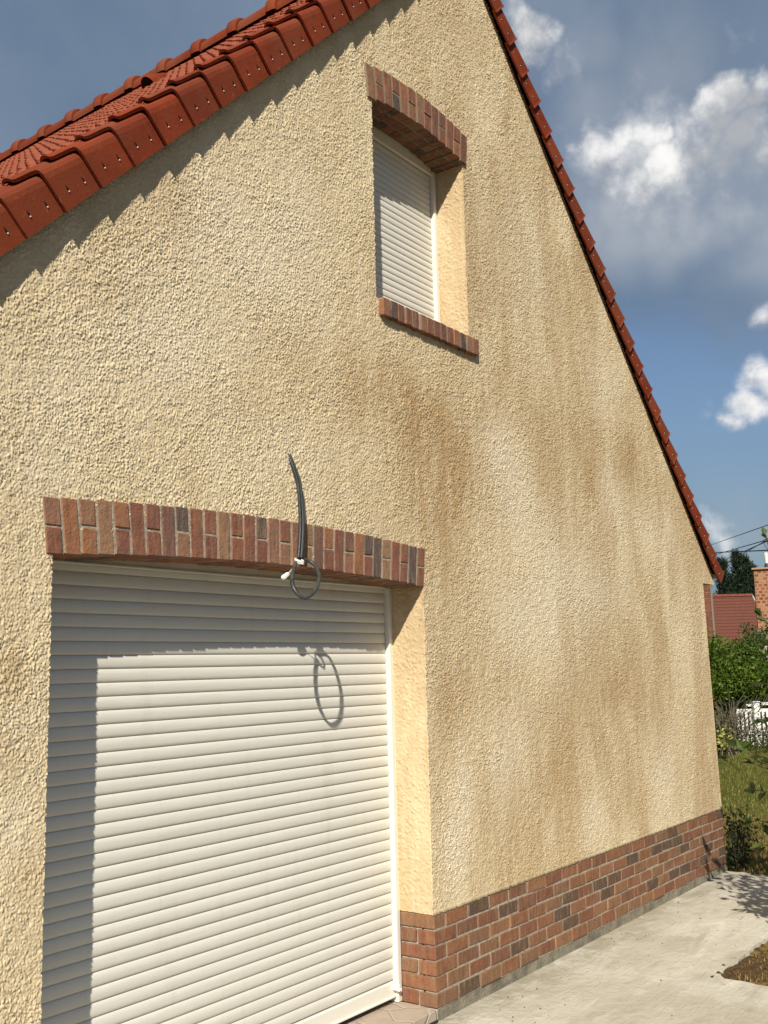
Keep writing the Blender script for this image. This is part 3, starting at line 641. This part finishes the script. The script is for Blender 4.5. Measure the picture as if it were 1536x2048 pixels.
def roof_field(side):
    up,nr=slope(side); p=PITCH[side]; o=FIRST[side]; m=MB()
    dy=.0086; ny=int(8.4/dy) if side=='left' else 120; dy=dy if side=='left' else 8.4/120
    ys=[.13+j*dy for j in range(ny+1)]
    rr=random.Random(3)
    for k in range(NC[side]):
        s0=k*p; ncol=int(8.8/.2)+2; sh=[rr.uniform(-.005,.005) for _ in range(ncol)]; hh=[rr.uniform(-.0022,.0022) for _ in range(ncol)]
        rows=[(0.,-.016),(0.,.0),(.012,.0),(.12,-.009),(.26,-.018)]
        vs=[]
        for a,(s,h_) in enumerate(rows):
            for y in ys:
                col=int((y+.05*(k%2))/.2); fr=((y+.05*(k%2))/.2)%1.
                wv=(.0095 if (k%2) else -.0095)*math.cos(2*math.pi*y/.07)+hh[col]
                hz=.150+.018+h_+(wv if a>0 else 0)
                vs.append(o+up*(s0+s+sh[col]-(.010 if (k%2) else -.010)*math.cos(2*math.pi*y/.07)*(s<.02))+nr*hz+Vector((0,y,0)))
        n_=ny+1
        m.add(vs,[(a*n_+j,a*n_+j+1,(a+1)*n_+j+1,(a+1)*n_+j) for a in range(4) for j in range(ny)],0,False)
    # boarding under the tiles
    L=NC[side]*p; a=o+nr*.10
    m.add([a+up*.03+Vector((0,.0,0)),a+up*(L)+Vector((0,.0,0)),a+up*L+Vector((0,DEPTH,0)),a+up*.03+Vector((0,DEPTH,0))],[(0,1,2,3)],1)
    return m
for side in ('left','right'):
    roof_field(side).build('tile_field',[TILEF,DARK],roof,recalc=False)
    up,nr=slope(side); vm=None
    for k in range(NC[side]):
        base=FIRST[side]+up*(k*PITCH[side])
        if base.z+up.z*.2>6.44: continue
        if vm is None:
            mb=verge_mesh(up,nr); t=mb.build('verge_tile',[TILE,DARK,NAIL],None); vm=t
        else: t=vm.copy(); C.objects.link(t)
        t.parent=roof; t.location=base-world_loc(roof)+Vector((0,random.uniform(-.0025,.0025),random.uniform(-.002,.002)))
# ridge tiles: half rounds, every one with a swollen collar over the next
def ridge_mesh():
    m=MB(); S=[(0,.128),(.02,.140),(.085,.142),(.10,.120),(.11,.116),(.43,.106)]; n=14; vs=[]
    for y,r in S:
        for k in range(n+1):
            a=math.pi*(-.08+1.16*k/n); vs.append((r*math.cos(a),y,r*math.sin(a)*.92))
    q=n+1; m.add(vs,[(i*q+k,i*q+k+1,(i+1)*q+k+1,(i+1)*q+k) for i in range(len(S)-1) for k in range(n)],0,True)
    m.add(vs[:q],[tuple(range(q))],0); return m
rm=None
for k in range(20):
    if rm is None: t=rm=ridge_mesh().build('ridge_tile',[TILE],None,recalc=False)
    else: t=rm.copy(); C.objects.link(t)
    t.parent=roof; t.location=Vector((.652,.72+.401*k,6.505+random.uniform(-.004,.004)))-world_loc(roof)
    if k==0:
        t2=rm.copy(); C.objects.link(t2); t2.parent=roof; t2.location=Vector((.652,.319,6.505))-world_loc(roof)
        t3=rm.copy(); C.objects.link(t3); t3.parent=roof; t3.location=Vector((.652,-.05,6.503))-world_loc(roof)
# ventilation tile: a small hooded opening in the field
up,nr=slope('left'); b=Vector((-.10,2.02,zl(-.10)))+nr*.165
m=MB(); vs=[]
for i,(s,rr_) in enumerate(((0,.062),(.06,.06),(.20,.03),(.26,.004))):
    for k in range(9):
        a=math.pi*k/8; vs.append(b+up*s+Vector((0,1,0))*(rr_*math.cos(a))+nr*(rr_*1.15*math.sin(a)))
m.add(vs,[(i*9+k,i*9+k+1,(i+1)*9+k+1,(i+1)*9+k) for i in range(3) for k in range(8)],0,True)
vs2=[b+up*.012+Vector((0,1,0))*(.052*math.cos(math.pi*k/8))+nr*(.052*1.15*math.sin(math.pi*k/8)) for k in range(9)]
m.add(vs2,[tuple(range(9))],1); m.build('vent_tile',[TILE,DARK],roof,recalc=False)
# gutter along the right eave
m=MB(); pr=[(math.cos(math.pi*(1+k/8))*.06,math.sin(math.pi*(1+k/8))*.06) for k in range(9)]; pr+=[(x*.93,z*.93) for x,z in reversed(pr)]
m.prism(pr,(1,0,0),(0,0,1),(0,DEPTH,0),(4.70,-.03,2.49)); m.build('gutter',METAL,roof)

# ------------------------------------------------------------------ loose cable over the garage
cab=empty('electric_cable',(-1.055,.01,2.688),'black cable hanging from the wall above the garage, looped and tied at its end','cable')
def smooth(pts,n=6):
    P_=[Vector(p) for p in pts]; out=[]
    for i in range(len(P_)-1):
        p0,p1,p2,p3=P_[max(i-1,0)],P_[i],P_[i+1],P_[min(i+2,len(P_)-1)]
        for k in range(n):
            t=k/n; out.append(.5*((2*p1)+(p2-p0)*t+(2*p0-5*p1+4*p2-p3)*t*t+(3*p1-p0-3*p2+p3)*t**3))
    return out+[P_[-1]]
main=[(-1.055,.012,2.688),(-1.044,-.012,2.624),(-1.031,-.026,2.553),(-1.027,-.032,2.472),(-1.028,-.037,2.378),(-1.039,-.042,2.285),(-1.054,-.046,2.204)]
m=MB(); q=smooth(main); m.tube(q,[.0085]*len(q),8)
q2=smooth([(x+.0135-(.006 if i<2 else 0)+(.003 if i>3 else 0),y-.001,z+(.004 if i==0 else 0)) for i,(x,y,z) in enumerate(main)]); m.tube(q2,[.0085]*len(q2),8,1)
m.build('sheath',[RUBBER,RUBBERG],cab)
loop=[(-1.047, -0.04, 2.195), (-0.985, -0.04, 2.195), (-0.969, -0.07, 2.171), (-0.994, -0.115, 2.119), (-1.048, -0.148, 2.066), (-1.093, -0.157, 2.031), (-1.134, -0.152, 2.012), (-1.159, -0.137, 2.025), (-1.17, -0.118, 2.056), (-1.15, -0.092, 2.098), (-1.11, -0.066, 2.142), (-1.075, -0.05, 2.177)]
m=MB(); m.tube(smooth(loop),.0088,9,0); m.build('loop',[RUBBERG],cab)
m=MB(); q=smooth([(-1.154, -0.096, 2.093), (-1.164, -0.107, 2.074), (-1.169, -0.12, 2.054), (-1.165, -0.131, 2.034)]); m.tube(q,.0096,9); m.build('taped_section',[RUBBER],cab)
m=MB()
for dz,rx,ry,ph in ((0,.020,.020,0),(.007,.022,.018,.6),(-.007,.019,.021,1.2),(.002,.024,.019,2.)):
    ring=[(-1.056+rx*math.cos(a+ph),-.053+ry*math.sin(a+ph),2.186+dz+.008*math.sin(a*1+ph)) for a in [2*math.pi*k/14 for k in range(15)]]
    m.tube(ring,.0022,6,0)
m.build('tie_wire',[WHITE_P],cab)
m=MB(); m.tube(smooth([(-1.054, -0.047, 2.177), (-1.066, -0.035, 2.165), (-1.061, 0.0, 2.144), (-1.06, 0.017, 2.134)]),.0022,6); m.tube(smooth([(-1.05, -0.047, 2.169), (-1.062, -0.031, 2.159), (-1.057, 0.004, 2.139), (-1.06, 0.02, 2.128)]),.0022,6); m.build('core_wire',[WHITE_P],cab)
Mx=Matrix.Translation((-1.072, 0.02, 2.124))@Vector((-.8,0,-.6)).to_track_quat('Z','Y').to_matrix().to_4x4()
m=MB(); m.box((-.0125,-.009,-.020),(.0125,.009,.016),0,.004,M=Mx); m.box((-.008,-.0065,.013),(.008,.0065,.022),0,.002,M=Mx); m.box((-.009,-.0095,-.026),(.009,.004,-.019),0,.0015,M=Mx); m.build('connector',[WHITE_P],cab)

# ------------------------------------------------------------------ vegetation
def leaf(m,c,d,nrm,L,w_,fold=.25,mat_=0):
    d=Vector(d).normalized(); s=d.cross(Vector(nrm)); 
    if s.length<1e-4: s=d.orthogonal()
    s.normalize(); u=s.cross(d); c=Vector(c)
    m.add([c,c+d*L*.45+s*w_+u*w_*fold,c+d*L*.5-u*L*.04,c+d*L-u*L*.14,c+d*L*.45-s*w_+u*w_*fold],[(0,1,2),(1,3,2),(0,2,4),(2,3,4)],mat_)
def rdir(z=0.):
    while True:
        v=Vector((random.uniform(-1,1),random.uniform(-1,1),random.uniform(-1,1)))
        if .05<v.length<1: return (v.normalized()+Vector((0,0,z))).normalized()
def clump(m,c,r,n,L,w_,zb=.2,mat_=0,flat=.8):
    for _ in range(n):
        v=rdir(); rad=random.random()**.45; p=Vector(c)+Vector((v.x*r,v.y*r,v.z*r*flat))*rad
        leaf(m,p,(v*.8+rdir(zb)),rdir(.5),L*random.uniform(.6,1.25),w_*random.uniform(.7,1.2),mat_=mat_)
def branch(m,a,b,r0,r1,sag=.04,seg=5,jit=.03):
    a,b=Vector(a),Vector(b); L=(b-a).length; pts=[]
    for i in range(seg+1):
        t=i/seg; p=a.lerp(b,t)+Vector((random.uniform(-1,1),random.uniform(-1,1),random.uniform(-.5,.5)))*jit*L*(0 if i in (0,seg) else 1)+Vector((0,0,math.sin(t*math.pi)*sag*L))
        pts.append(p)
    m.tube(pts,[r0+(r1-r0)*i/seg for i in range(seg+1)],6); return pts

# the garden tree whose branches reach in at the right and shade the end of the path
tree=empty('garden_tree',(2.5,-1.75,GZ),'broad-leaved garden tree in the soil bed, dark leaves and white flowers at the right edge','tree')
tr=MB(); lv=MB(); fl=MB()
branch(tr,(2.5,-1.75,GZ-.05),(2.46,-1.7,.55),.05,.04,0,4); 
tips=[((3.70,-.74,2.66),2),((3.34,-.76,2.01),8),((3.18,-.75,1.50),8),((2.76,-.76,1.07),5),((2.93,-.65,1.09),7),((2.72,-.81,.82),12),((2.63,-.81,.63),12),((2.49,-.92,.50),4),((2.91,-.76,.97),7),((3.09,-.86,1.69),7),((2.86,-.90,1.27),8),((3.0,-.9,1.8),6)]
crowns=[((2.1,-1.5,1.1),.28),((2.35,-1.45,1.5),.3),((2.0,-1.5,1.75),.28),((2.6,-1.5,1.0),.3),((2.7,-1.45,1.5),.3),((2.4,-1.6,2.1),.3),((2.9,-1.5,1.2),.3),((3.1,-1.4,.9),.25),((3.2,-1.3,1.5),.3),((2.9,-1.4,2.0),.3),((3.4,-1.2,2.4),.25),((2.05,-1.35,.9),.2),((2.3,-1.35,1.15),.22),((1.85,-1.45,1.3),.2),((3.3,-1.1,1.9),.22),((3.0,-1.15,.75),.2)]
forks=[Vector((2.42,-1.6,.6)),Vector((2.4,-1.5,1.1)),Vector((2.5,-1.6,1.5))]
branch(tr,(2.46,-1.7,.5),forks[1],.035,.025); branch(tr,forks[1],forks[2],.025,.018); branch(tr,forks[2],(2.45,-1.6,2.4),.018,.006)
for (t,n) in tips:
    t=Vector(t); f=min(forks,key=lambda q:(q-t).length+(.3 if q.z>t.z else 0)); pts=branch(tr,f,t,.011,.003,.06,7)
    for i in range(n):
        k=random.uniform(.35,1.); j=min(int(k*7),6); p=pts[j].lerp(pts[j+1],k*7-j)+rdir()*random.uniform(0,.07)
        leaf(lv,p,((t-f).normalized()*.6+rdir(-.15)),rdir(.9),random.uniform(.07,.125),random.uniform(.018,.03))
    for i in range(3): leaf(lv,t+rdir()*.01,((t-f).normalized()+rdir()*.5),rdir(.9),random.uniform(.08,.12),random.uniform(.02,.03))
for c,r in crowns:
    f=min(forks,key=lambda q:(q-Vector(c)).length); branch(tr,f,c,.012,.004,.05,6)
    for i in range(70):
        p=Vector(c)+rdir()*r*random.random()**.5; d=p-camo.location
        if .6*d.x-.8*d.y<.395*(.8*d.x+.6*d.y): continue   # this side of the crown is sparse: only the branches above
        leaf(lv,p,rdir(-.1),rdir(.9),random.uniform(.07,.12),random.uniform(.018,.03))
for c in ((2.98,-.88,1.77),(2.99,-.89,1.71),(3.0,-.91,1.83)):
    for i in range(5): leaf(fl,Vector(c)+rdir()*.012,rdir(.2),rdir(.5),random.uniform(.03,.045),random.uniform(.011,.016))
tr.build('trunk',BARK,tree); lv.build('crown',LEAF_DARK,tree,recalc=False); fl.build('blossom',PETAL,tree,recalc=False)

# shrub at the far corner of the house
sh=empty('corner_shrub',(4.52,-.05,GZ),'small dark shrub growing against the far corner of the brick plinth','shrub')
tr=MB(); lv=MB()
for i in range(26):
    t=Vector((4.54+random.gauss(0,.06),-.06+random.gauss(0,.07),random.uniform(.06,.42)))
    pts=branch(tr,(4.52+random.uniform(-.03,.03),-.05+random.uniform(-.03,.03),GZ-.02),t,.004,.0015,.02,4)
    for k in range(26): leaf(lv,pts[random.randint(1,4)]+rdir()*.06,rdir(.5),rdir(.8),random.uniform(.025,.05),random.uniform(.008,.013))
for t in ((4.29,-.09,.26),(4.33,-.08,.14)):
    pts=branch(tr,(4.44,-.08,GZ-.02),t,.004,.0015,.02,4)
    for k in range(16): leaf(lv,pts[random.randint(1,4)]+rdir()*.03,rdir(.4),rdir(.8),random.uniform(.03,.05),random.uniform(.009,.014))
tr.build('stems',BARK,sh); lv.build('foliage',LEAF_SHRUB,sh,recalc=False)

# big rounded hedge bush across the lawn
def bush(name,c,rx,rz,n,L,w_,mt,label,cat,trunk=True,core=.5,group=None):
    o=empty(name,(c[0],c[1],GZ),label,cat,group); lv=MB(); tr=MB()
    cl=[]
    for i in range(46):
        v=rdir(); v=Vector((v.x*rx,v.y*rx,v.z*rz))*random.uniform(.35,1.); cl.append(Vector(c)+v)
    for p in cl: clump(lv,p,rx*random.uniform(.27,.38),n//46,L,w_,.5)
    for p in cl[:18]: branch(tr,(c[0]+random.uniform(-.1,.1),c[1]+random.uniform(-.1,.1),GZ-.05),p,.022,.004,.03,5)
    tr.build('stems',BARK,o); lv.build('foliage',mt,o,recalc=False); return o
bush('hedge_bush',(19.6,4.75,1.27),1.7,.95,27000,.10,.022,LEAF_HEDGE,'big rounded bright green bush below the red roof across the lawn','bush')
bush('dark_bush',(20.15,4.2,1.75),.75,.8,5200,.085,.022,LEAF_DARK,'dark leafy bush between the red tiled roof and the brick wall','bush')

def undergrowth():
    lv=MB()
    for i in range(120):
        u=random.random(); a_=random.uniform(-1.7,2.4); b_=random.uniform(-.7,1.0); x=15.9+.6*a_+.8*b_; y=3.55-.8*a_+.6*b_
        h_=random.uniform(.15,.50)+.12*b_
        clump(lv,(x,y,GZ+h_*.55),h_*.8,70,.07,.011,.9)
    return lv
tag(undergrowth().build('undergrowth',LEAF_OLIVE,recalc=False),'tangled brown and olive undergrowth along the far edge of the lawn','undergrowth',kind='stuff')
tw=empty('twiggy_shrub',(15.3,3.6,GZ),'half-bare twiggy shrub beside the house corner, in front of the green bush','shrub')
tr=MB(); lv=MB()
for i in range(34):
    t=Vector((15.3+random.gauss(0,.35),3.55+random.gauss(0,.35),random.uniform(.55,1.05)))
    pts=branch(tr,(15.3+random.uniform(-.25,.25),3.6+random.uniform(-.25,.25),GZ-.03),t,.012,.004,.05,6,.06)
    for j in range(3): branch(tr,pts[random.randint(2,5)],pts[random.randint(3,6)]+rdir(.2)*random.uniform(.12,.35),.006,.003,.02,4,.06)
    for k in range(9): leaf(lv,pts[random.randint(2,6)]+rdir()*.12,rdir(.3),rdir(.8),random.uniform(.04,.07),.012)
tr.build('stems',simple('grey_twig',(.16,.135,.10),.9,.1),tw); lv.build('foliage',LEAF_OLIVE,tw,recalc=False)
yp=empty('yellow_plant',(14.33,3.34,GZ),'small plant with bright yellow leaves low beside the house corner','plant')
lv=MB(); tr=MB()
for i in range(14):
    t=Vector((14.33+random.gauss(0,.07),3.34+random.gauss(0,.08),random.uniform(.20,.52))); pts=branch(tr,(14.33,3.34,GZ-.02),t,.006,.002,.02,4)
    for k in range(9): leaf(lv,pts[random.randint(2,4)]+rdir()*.05,rdir(.3),rdir(.8),random.uniform(.05,.10),random.uniform(.014,.022))
tr.build('stems',BARK,yp); lv.build('foliage',LEAF_YEL,yp,recalc=False)

def conifer(base,H,r,label,n=2600):
    o=empty('conifer_tree',base,label,'tree','conifers behind the red roof'); tr=MB(); lv=MB(); b=Vector(base)
    branch(tr,b-Vector((0,0,.2)),b+Vector((0,0,H)),.22,.03,0,8,.004)
    nb=70
    for i in range(nb):
        t=.25+.75*(i/nb)**.9; z=H*t; rr_=r*(1.08-t)**.75*random.uniform(.6,1.1); a=i*2.4+random.uniform(-.3,.3)
        e=b+Vector((math.cos(a)*rr_,math.sin(a)*rr_,z+rr_*random.uniform(.25,.7))); pts=branch(tr,b+Vector((0,0,z)),e,.05,.012,-.08,5,.03)
        for k in range(n//nb):
            q=pts[random.randint(1,5)]+rdir()*random.uniform(.05,.30)
            leaf(lv,q,((e-b-Vector((0,0,z))).normalized()*.6+rdir(.7)),rdir(),random.uniform(.3,.55),random.uniform(.03,.055))
    for k in range(60): leaf(lv,b+Vector((random.gauss(0,.08),random.gauss(0,.08),H*random.uniform(.9,1.))),rdir(1.4),rdir(),random.uniform(.3,.55),.045)
    tr.build('trunk',BARK,o); lv.build('crown',LEAF_PINE,o,recalc=False); return o
conifer((70.73,21.78,GZ),9.0,.62,'narrow dark conifer with a single spire, nearest the house verge')
conifer((71.42,20.87,GZ),9.5,.85,'tallest dark conifer, in the middle of the row behind the red roof')
conifer((71.73,20.45,GZ),9.2,.75,'bushy dark conifer second from the right behind the red roof')
conifer((72.04,20.04,GZ),8.5,.8,'lower dark conifer at the right end, beside the brick wall')
conifer((71.11,21.28,GZ),7.7,1.1,'shorter dark conifer filling the gap behind the roof ridge')

# ------------------------------------------------------------------ fences across the lawn
fwd=Vector((.8,.6,0)); rgt=Vector((.6,-.8,0))
fe=empty('picket_fence',(17.0,3.7,GZ),'white wooden picket fence with a broad square post beyond the lawn','fence')
fo=Vector((17.41,3.75,-.10))
def fbox(m,u0,u1,z0,z1,d0,d1,c=.004):
    M_=Matrix((( rgt.x,fwd.x,0,fo.x),(rgt.y,fwd.y,0,fo.y),(0,0,1,fo.z),(0,0,0,1)))
    m.box((u0,d0,z0),(u1,d1,z1),0,c,M=M_)
m=MB(); fbox(m,.02,.145,GZ-.02,.90,-.05,.075); fbox(m,.005,.16,.90,.925,-.07,.09); m.build('post',WPAINT,fe)
m=MB()
for z in (.25,.70):
    fbox(m,-.31,.02,z,z+.07,.03,.055); fbox(m,.165,1.4,z,z+.07,.03,.055)
fbox(m,-.10,.02,.82,.87,.03,.06); fbox(m,.22,1.4,.84,.90,.03,.06)
m.build('rail',WPAINT,fe)
for u in [-.33+.088*i for i in range(4)]+[.20+.088*i for i in range(12)]:
    m=MB(); fbox(m,u,u+.052,GZ+.06,.74+random.uniform(-.006,.006),.005,.027); fbox(m,u+.012,u+.040,.74,.765,.006,.026); m.build('picket',WPAINT,fe)
wf=empty('wire_fence',(15.1,3.05,GZ),'thin dark wire fence with slim iron posts along the lawn edge','fence')
for s in (-.8,.45,2.0):
    q=Vector((15.1,3.05,0))+rgt*s; m=MB(); m.tube([(q.x,q.y,GZ-.05),(q.x+.005,q.y,.98)],.010,6); m.build('post',IRON,wf)
m=MB()
for z in (.35,.62,.90):
    a=Vector((15.1,3.05,z))-rgt*1.2; b=Vector((15.1,3.05,z))+rgt*2.6; m.tube([a.lerp(b,t/8)+Vector((0,0,-.012*math.sin(t*2.1))) for t in range(9)],.004,5)
m.build('wire',IRON,wf)

# ------------------------------------------------------------------ neighbouring buildings
def tile_far():
    N=mat('far_roof_tile'); o=N.obj
    s=N.n('ShaderNodeSeparateXYZ',{'Vector':o}).outputs
    r=N.math('FRACT',N.math('MULTIPLY',s[2],1/.19)); c=N.math('FRACT',N.math('MULTIPLY',s[0],1/.22))
    n_=N.noise(o,1.3,5,.6); col=N.mix(n_,(.115,.042,.028),(.15,.056,.037)); col=N.mix(N.mr(N.noise(o,6.,4),.4,.7,0,.4),col,(.095,.036,.027))
    col=N.mix(N.mr(c,.0,.16,.35,0),col,(.09,.03,.02)); col=N.mix(N.mr(r,.0,.3,.85,0),col,(.055,.016,.012))
    return seti(N,col=col,rough=.85,spec=.2,nrm=bump(N,N.math('ADD',r,N.math('MULTIPLY',c,.25)),.05))
FTILE=tile_far()
def frame_at(o,x):
    x=Vector(x).normalized(); y=Vector((0,0,1)).cross(x); return Matrix(((x.x,y.x,0,o[0]),(x.y,y.y,0,o[1]),(0,0,1,o[2]),(0,0,0,1)))
NBRICK=brick_mat('old_brick',[(0,(.17,.058,.036)),(.3,(.13,.045,.03)),(.6,(.20,.08,.05)),(.85,(.10,.04,.03))])
LIME=simple('lime_mortar',(.42,.30,.20),.95,.1)
def brick_wall(m,x0,x1,z0,z1,y0,y1,M_,bw=.21,bh=.065,j=.012):
    z=z0; r=0
    while z<z1-.02:
        x=x0-(bw/2 if r%2 else 0)
        while x<x1:
            a,b=max(x,x0),min(x+bw,x1)
            if b-a>.03: m.box((a+j/2,y0-.006,z+j/2),(b-j/2,y0+.05,min(z+bh,z1)),0,0,M=M_)
            x+=bw+j
        z+=bh+j; r+=1
    m.box((x0,y0,z0),(x1,y1,z1),1,0,M=M_)
def house_far(name,o,ax,w_,eave,ridge,dep,label,over=.25):
    """ridge runs along ax; near slope faces the camera"""
    M_=frame_at(o,ax); h_=empty(name,o,label,'house'); T=lambda p:M_@Vector(p)
    m=MB(); m.box((0,-dep/2,0),(w_,dep/2,eave),0,0,M=M_); m.add([T((0,-dep/2,eave)),T((0,dep/2,eave)),T((0,0,ridge-.12)),T((w_,-dep/2,eave)),T((w_,dep/2,eave)),T((w_,0,ridge-.12))],[(0,1,2),(3,5,4)])
    m.build('wall',simple(name+'_wall',(.30,.13,.085),.9,.15,5.,(.22,.09,.06),30.,.01),h_)
    m=MB(); sl=(ridge-eave)/(dep/2); e=eave-over*sl
    for sg in (-1,1):
        a=[(-.15,sg*(dep/2+over),e),(w_+.15,sg*(dep/2+over),e),(w_+.15,0,ridge),(-.15,0,ridge)]
        m.add([T(p) for p in a]+[T((p[0],p[1],p[2]-.1)) for p in a],[(0,1,2,3),(4,5,6,7),(0,1,5,4),(1,2,6,5),(2,3,7,6),(3,0,4,7)])
    ro=m.build('roof',FTILE,h_,loc=o); ro.matrix_basis=Matrix.Translation(ro.location)
    m=MB(); L=w_+.3; k=int(L/.42)
    for i in range(k):
        a=-.15+L*i/k; b=-.15+L*(i+1)/k+.03; q=[]; 
        vs=[T((x,-.14*math.cos(t),ridge-.05+.15*math.sin(t))) for x,rr_ in ((a,1),(b,1)) for t in [math.pi*j/6 for j in range(7)]]
        m.add(vs,[(j,j+1,7+j+1,7+j) for j in range(6)],0,True)
    m.build('ridge_tile',simple('far_ridge',(.17,.055,.036),.9,.1),h_,recalc=False)
    return h_,M_,T
ax=(Vector((56.61,15.58,0))-Vector((55.20,17.48,0))).normalized()
oo=Vector((55.05,17.68,GZ))+Vector((ax.x,ax.y,0))*(-5.5)+Vector((-ax.y,ax.x,0))*0.
h1,M1,T1=house_far('neighbour_house',oo,ax,8.05,2.50,5.50,7.0,'far low house with a plain red tiled roof, seen over the green bush')
m=MB(); m.box((8.21,-3.8,2.1),(8.27,-.02,2.3),0,0,M=M1); 
m.add([T1(p) for p in ((8.20,-3.76,2.32),(8.28,-3.76,2.32),(8.28,0,5.54),(8.20,0,5.54),(8.20,-3.76,2.10),(8.28,-3.76,2.10),(8.28,0,5.32),(8.20,0,5.32))],[(0,1,2,3),(4,7,6,5),(0,4,5,1),(3,2,6,7),(1,5,6,2),(0,3,7,4)])
m.build('verge_board',simple('grey_board',(.36,.34,.30),.8,.2),h1)

# brick gable nearer by, only its right edge shows past the house corner
g_ax=Vector((.324,-.946,0)); go=Vector((35.32,10.53,GZ))-g_ax*3.96
gb=empty('brick_gable_house',go,'narrow strip of dark brick gable with a grey verge just past the house corner','house')
Mg=frame_at(go,g_ax); m=MB(); brick_wall(m,2.9,3.88,1.6,4.86,0,.3,Mg,.21,.065,.014); m.box((-.5,.02,0),(2.9,4.,4.86),1,0,M=Mg); m.box((2.9,.31,0),(3.8,4.,4.84),1,0,M=Mg); m.box((2.9,.001,0),(3.88,.3,1.6),1,0,M=Mg); m.build('wall',[NBRICK,simple('dark_brickwork',(.17,.06,.045),.9,.1)],gb)
m=MB(); m.box((3.88,-.04,0),(3.96,.30,4.86),0,.01,M=Mg); m.build('corner_trim',simple('grey_render',(.19,.165,.13),.9,.1),gb)
m=MB(); m.add([Mg@Vector(p) for p in ((-.6,-.1,4.86),(3.97,-.1,4.86),(3.97,2.2,6.2),(-.6,2.2,6.2),(3.97,4.4,4.86),(-.6,4.4,4.86))],[(0,1,2,3),(3,2,4,5)])
# the roof of the gable house stays low behind our wall
m.v=[(x,y,min(z,4.9)+ (0)) for x,y,z in m.v]; m.build('roof',FTILE,gb)

# orange brick house at the right edge
bo=Vector((20.97,4.56,GZ)); bax=Vector((.30,-.954,0)); bh=empty('brick_house',bo,'orange brick building with a stone coping and lean-to roof at the right edge','house')
Mb=frame_at(bo,bax); OB=brick_mat('orange_brick',[(0,(.24,.085,.036)),(.2,(.17,.055,.028)),(.4,(.33,.14,.06)),(.55,(.13,.045,.026)),(.7,(.27,.095,.04)),(.85,(.38,.22,.10))])
m=MB(); brick_wall(m,0,2.6,2.45,3.93,0,.35,Mb,.105,.062,.02); m.box((.0,.0,0),(2.6,3.,2.45),2,0,M=Mb); m.box((.02,.36,2.45),(2.6,3.,3.91),2,0,M=Mb); m.build('wall',[OB,simple('pink_mortar',(.36,.19,.115),.95,.1),simple('house_render',(.26,.11,.07),.9,.1)],bh)
m=MB(); m.box((-.05,-.06,3.93),(2.7,.42,3.98),0,.01,M=Mb); m.build('coping',simple('coping_stone',(.33,.21,.14),.9,.15),bh)
m=MB(); m.box((-.05,-.45,2.34),(2.7,.02,2.44),0,.01,M=Mb); m.build('lean_to_roof',simple('lead_grey',(.16,.145,.12),.7,.3),bh)
m=MB(); m.box((.05,-.52,2.22),(2.7,-.44,2.29),0,.01,M=Mb); m.build('gutter',WPAINT,bh)
m=MB(); q=Mb@Vector((.33,.15,4.0)); m.tube([q+Vector((0,0,.09)),q+Vector((-.02,.01,.36))],.05,12); m.build('flue_pipe',WPAINT,bh)
m=MB(); m.tube([q-Vector((0,0,.03)),q+Vector((0,0,.09))],[.09,.055],12); m.build('flue_collar',IRON,bh)

# ------------------------------------------------------------------ overhead cables
def wire(name,a,b,r,sag,label,group='overhead cables beyond the house'):
    a,b=Vector(a),Vector(b); m=MB(); m.tube([a.lerp(b,t/24)-Vector((0,0,sag*4*(t/24)*(1-t/24))) for t in range(25)],r,6)
    return tag(m.build(name,CABLE),label,'cable',group)
def thru(p,q,k0,k1):
    p,q=Vector(p),Vector(q); return p+(q-p)*k0,p+(q-p)*k1

for a,b,r,sg,l in (((36.78,11.52,6.23),(9.98,.75,3.61),.0075,.0,'thin overhead cable, topmost of the lines meeting at the right edge'),
                ((36.83,11.56,5.82),(9.84,1.01,3.32),.0075,.0,'thin overhead cable running to the upper side of the dark clamp'),
                ((36.92,11.65,5.02),(9.84,1.01,3.315),.0065,.0,'thin overhead cable, lowest one, passing just above the conifer tops'),
                ((36.88,11.62,5.33),(9.84,1.01,3.30),.0065,.0,'thin overhead cable rising from behind the conifers to the clamp'),
                ((24.88,7.54,4.83),(9.09,.39,3.08),.011,.0,'thick black overhead cable running nearly level across the gap')):
    wire('overhead_cable',a,b,r,sg,l)
def pole(loc,h_,label):
    o=empty('utility_pole',loc,label,'pole'); b=Vector(loc); m=MB(); m.tube([b-Vector((0,0,.2)),b+Vector((0,0,h_))],[.13,.09],12); m.build('shaft',simple('pole_wood',(.12,.10,.08),.9,.1),o)
    m=MB(); m.box((b.x-.5,b.y-.05,b.z+h_-.4),(b.x+.5,b.y+.05,b.z+h_-.3),0,.005); m.build('crossarm',IRON,o)
pole((36.95,11.75,GZ),6.6,'far wooden utility pole standing behind the house')
cl=empty('cable_clamp',(9.86,.98,3.31),'dark cable clamp with a drooping loop where the overhead lines meet','clamp')
m=MB(); a=Vector((9.81,1.05,3.305)); b=Vector((9.93,.87,3.35)); m.tube([a,a.lerp(b,.25),a.lerp(b,.6),b],[.012,.028,.032,.02],8); m.build('body',IRON,cl)
m=MB(); m.tube(smooth([a+Vector((.0,0,0)),a+Vector((.01,-.02,-.07)),a+Vector((.04,-.05,-.12)),a+Vector((.09,-.1,-.10)),a+Vector((.14,-.17,.0))]),.004,5); m.build('jumper',CABLE,cl)
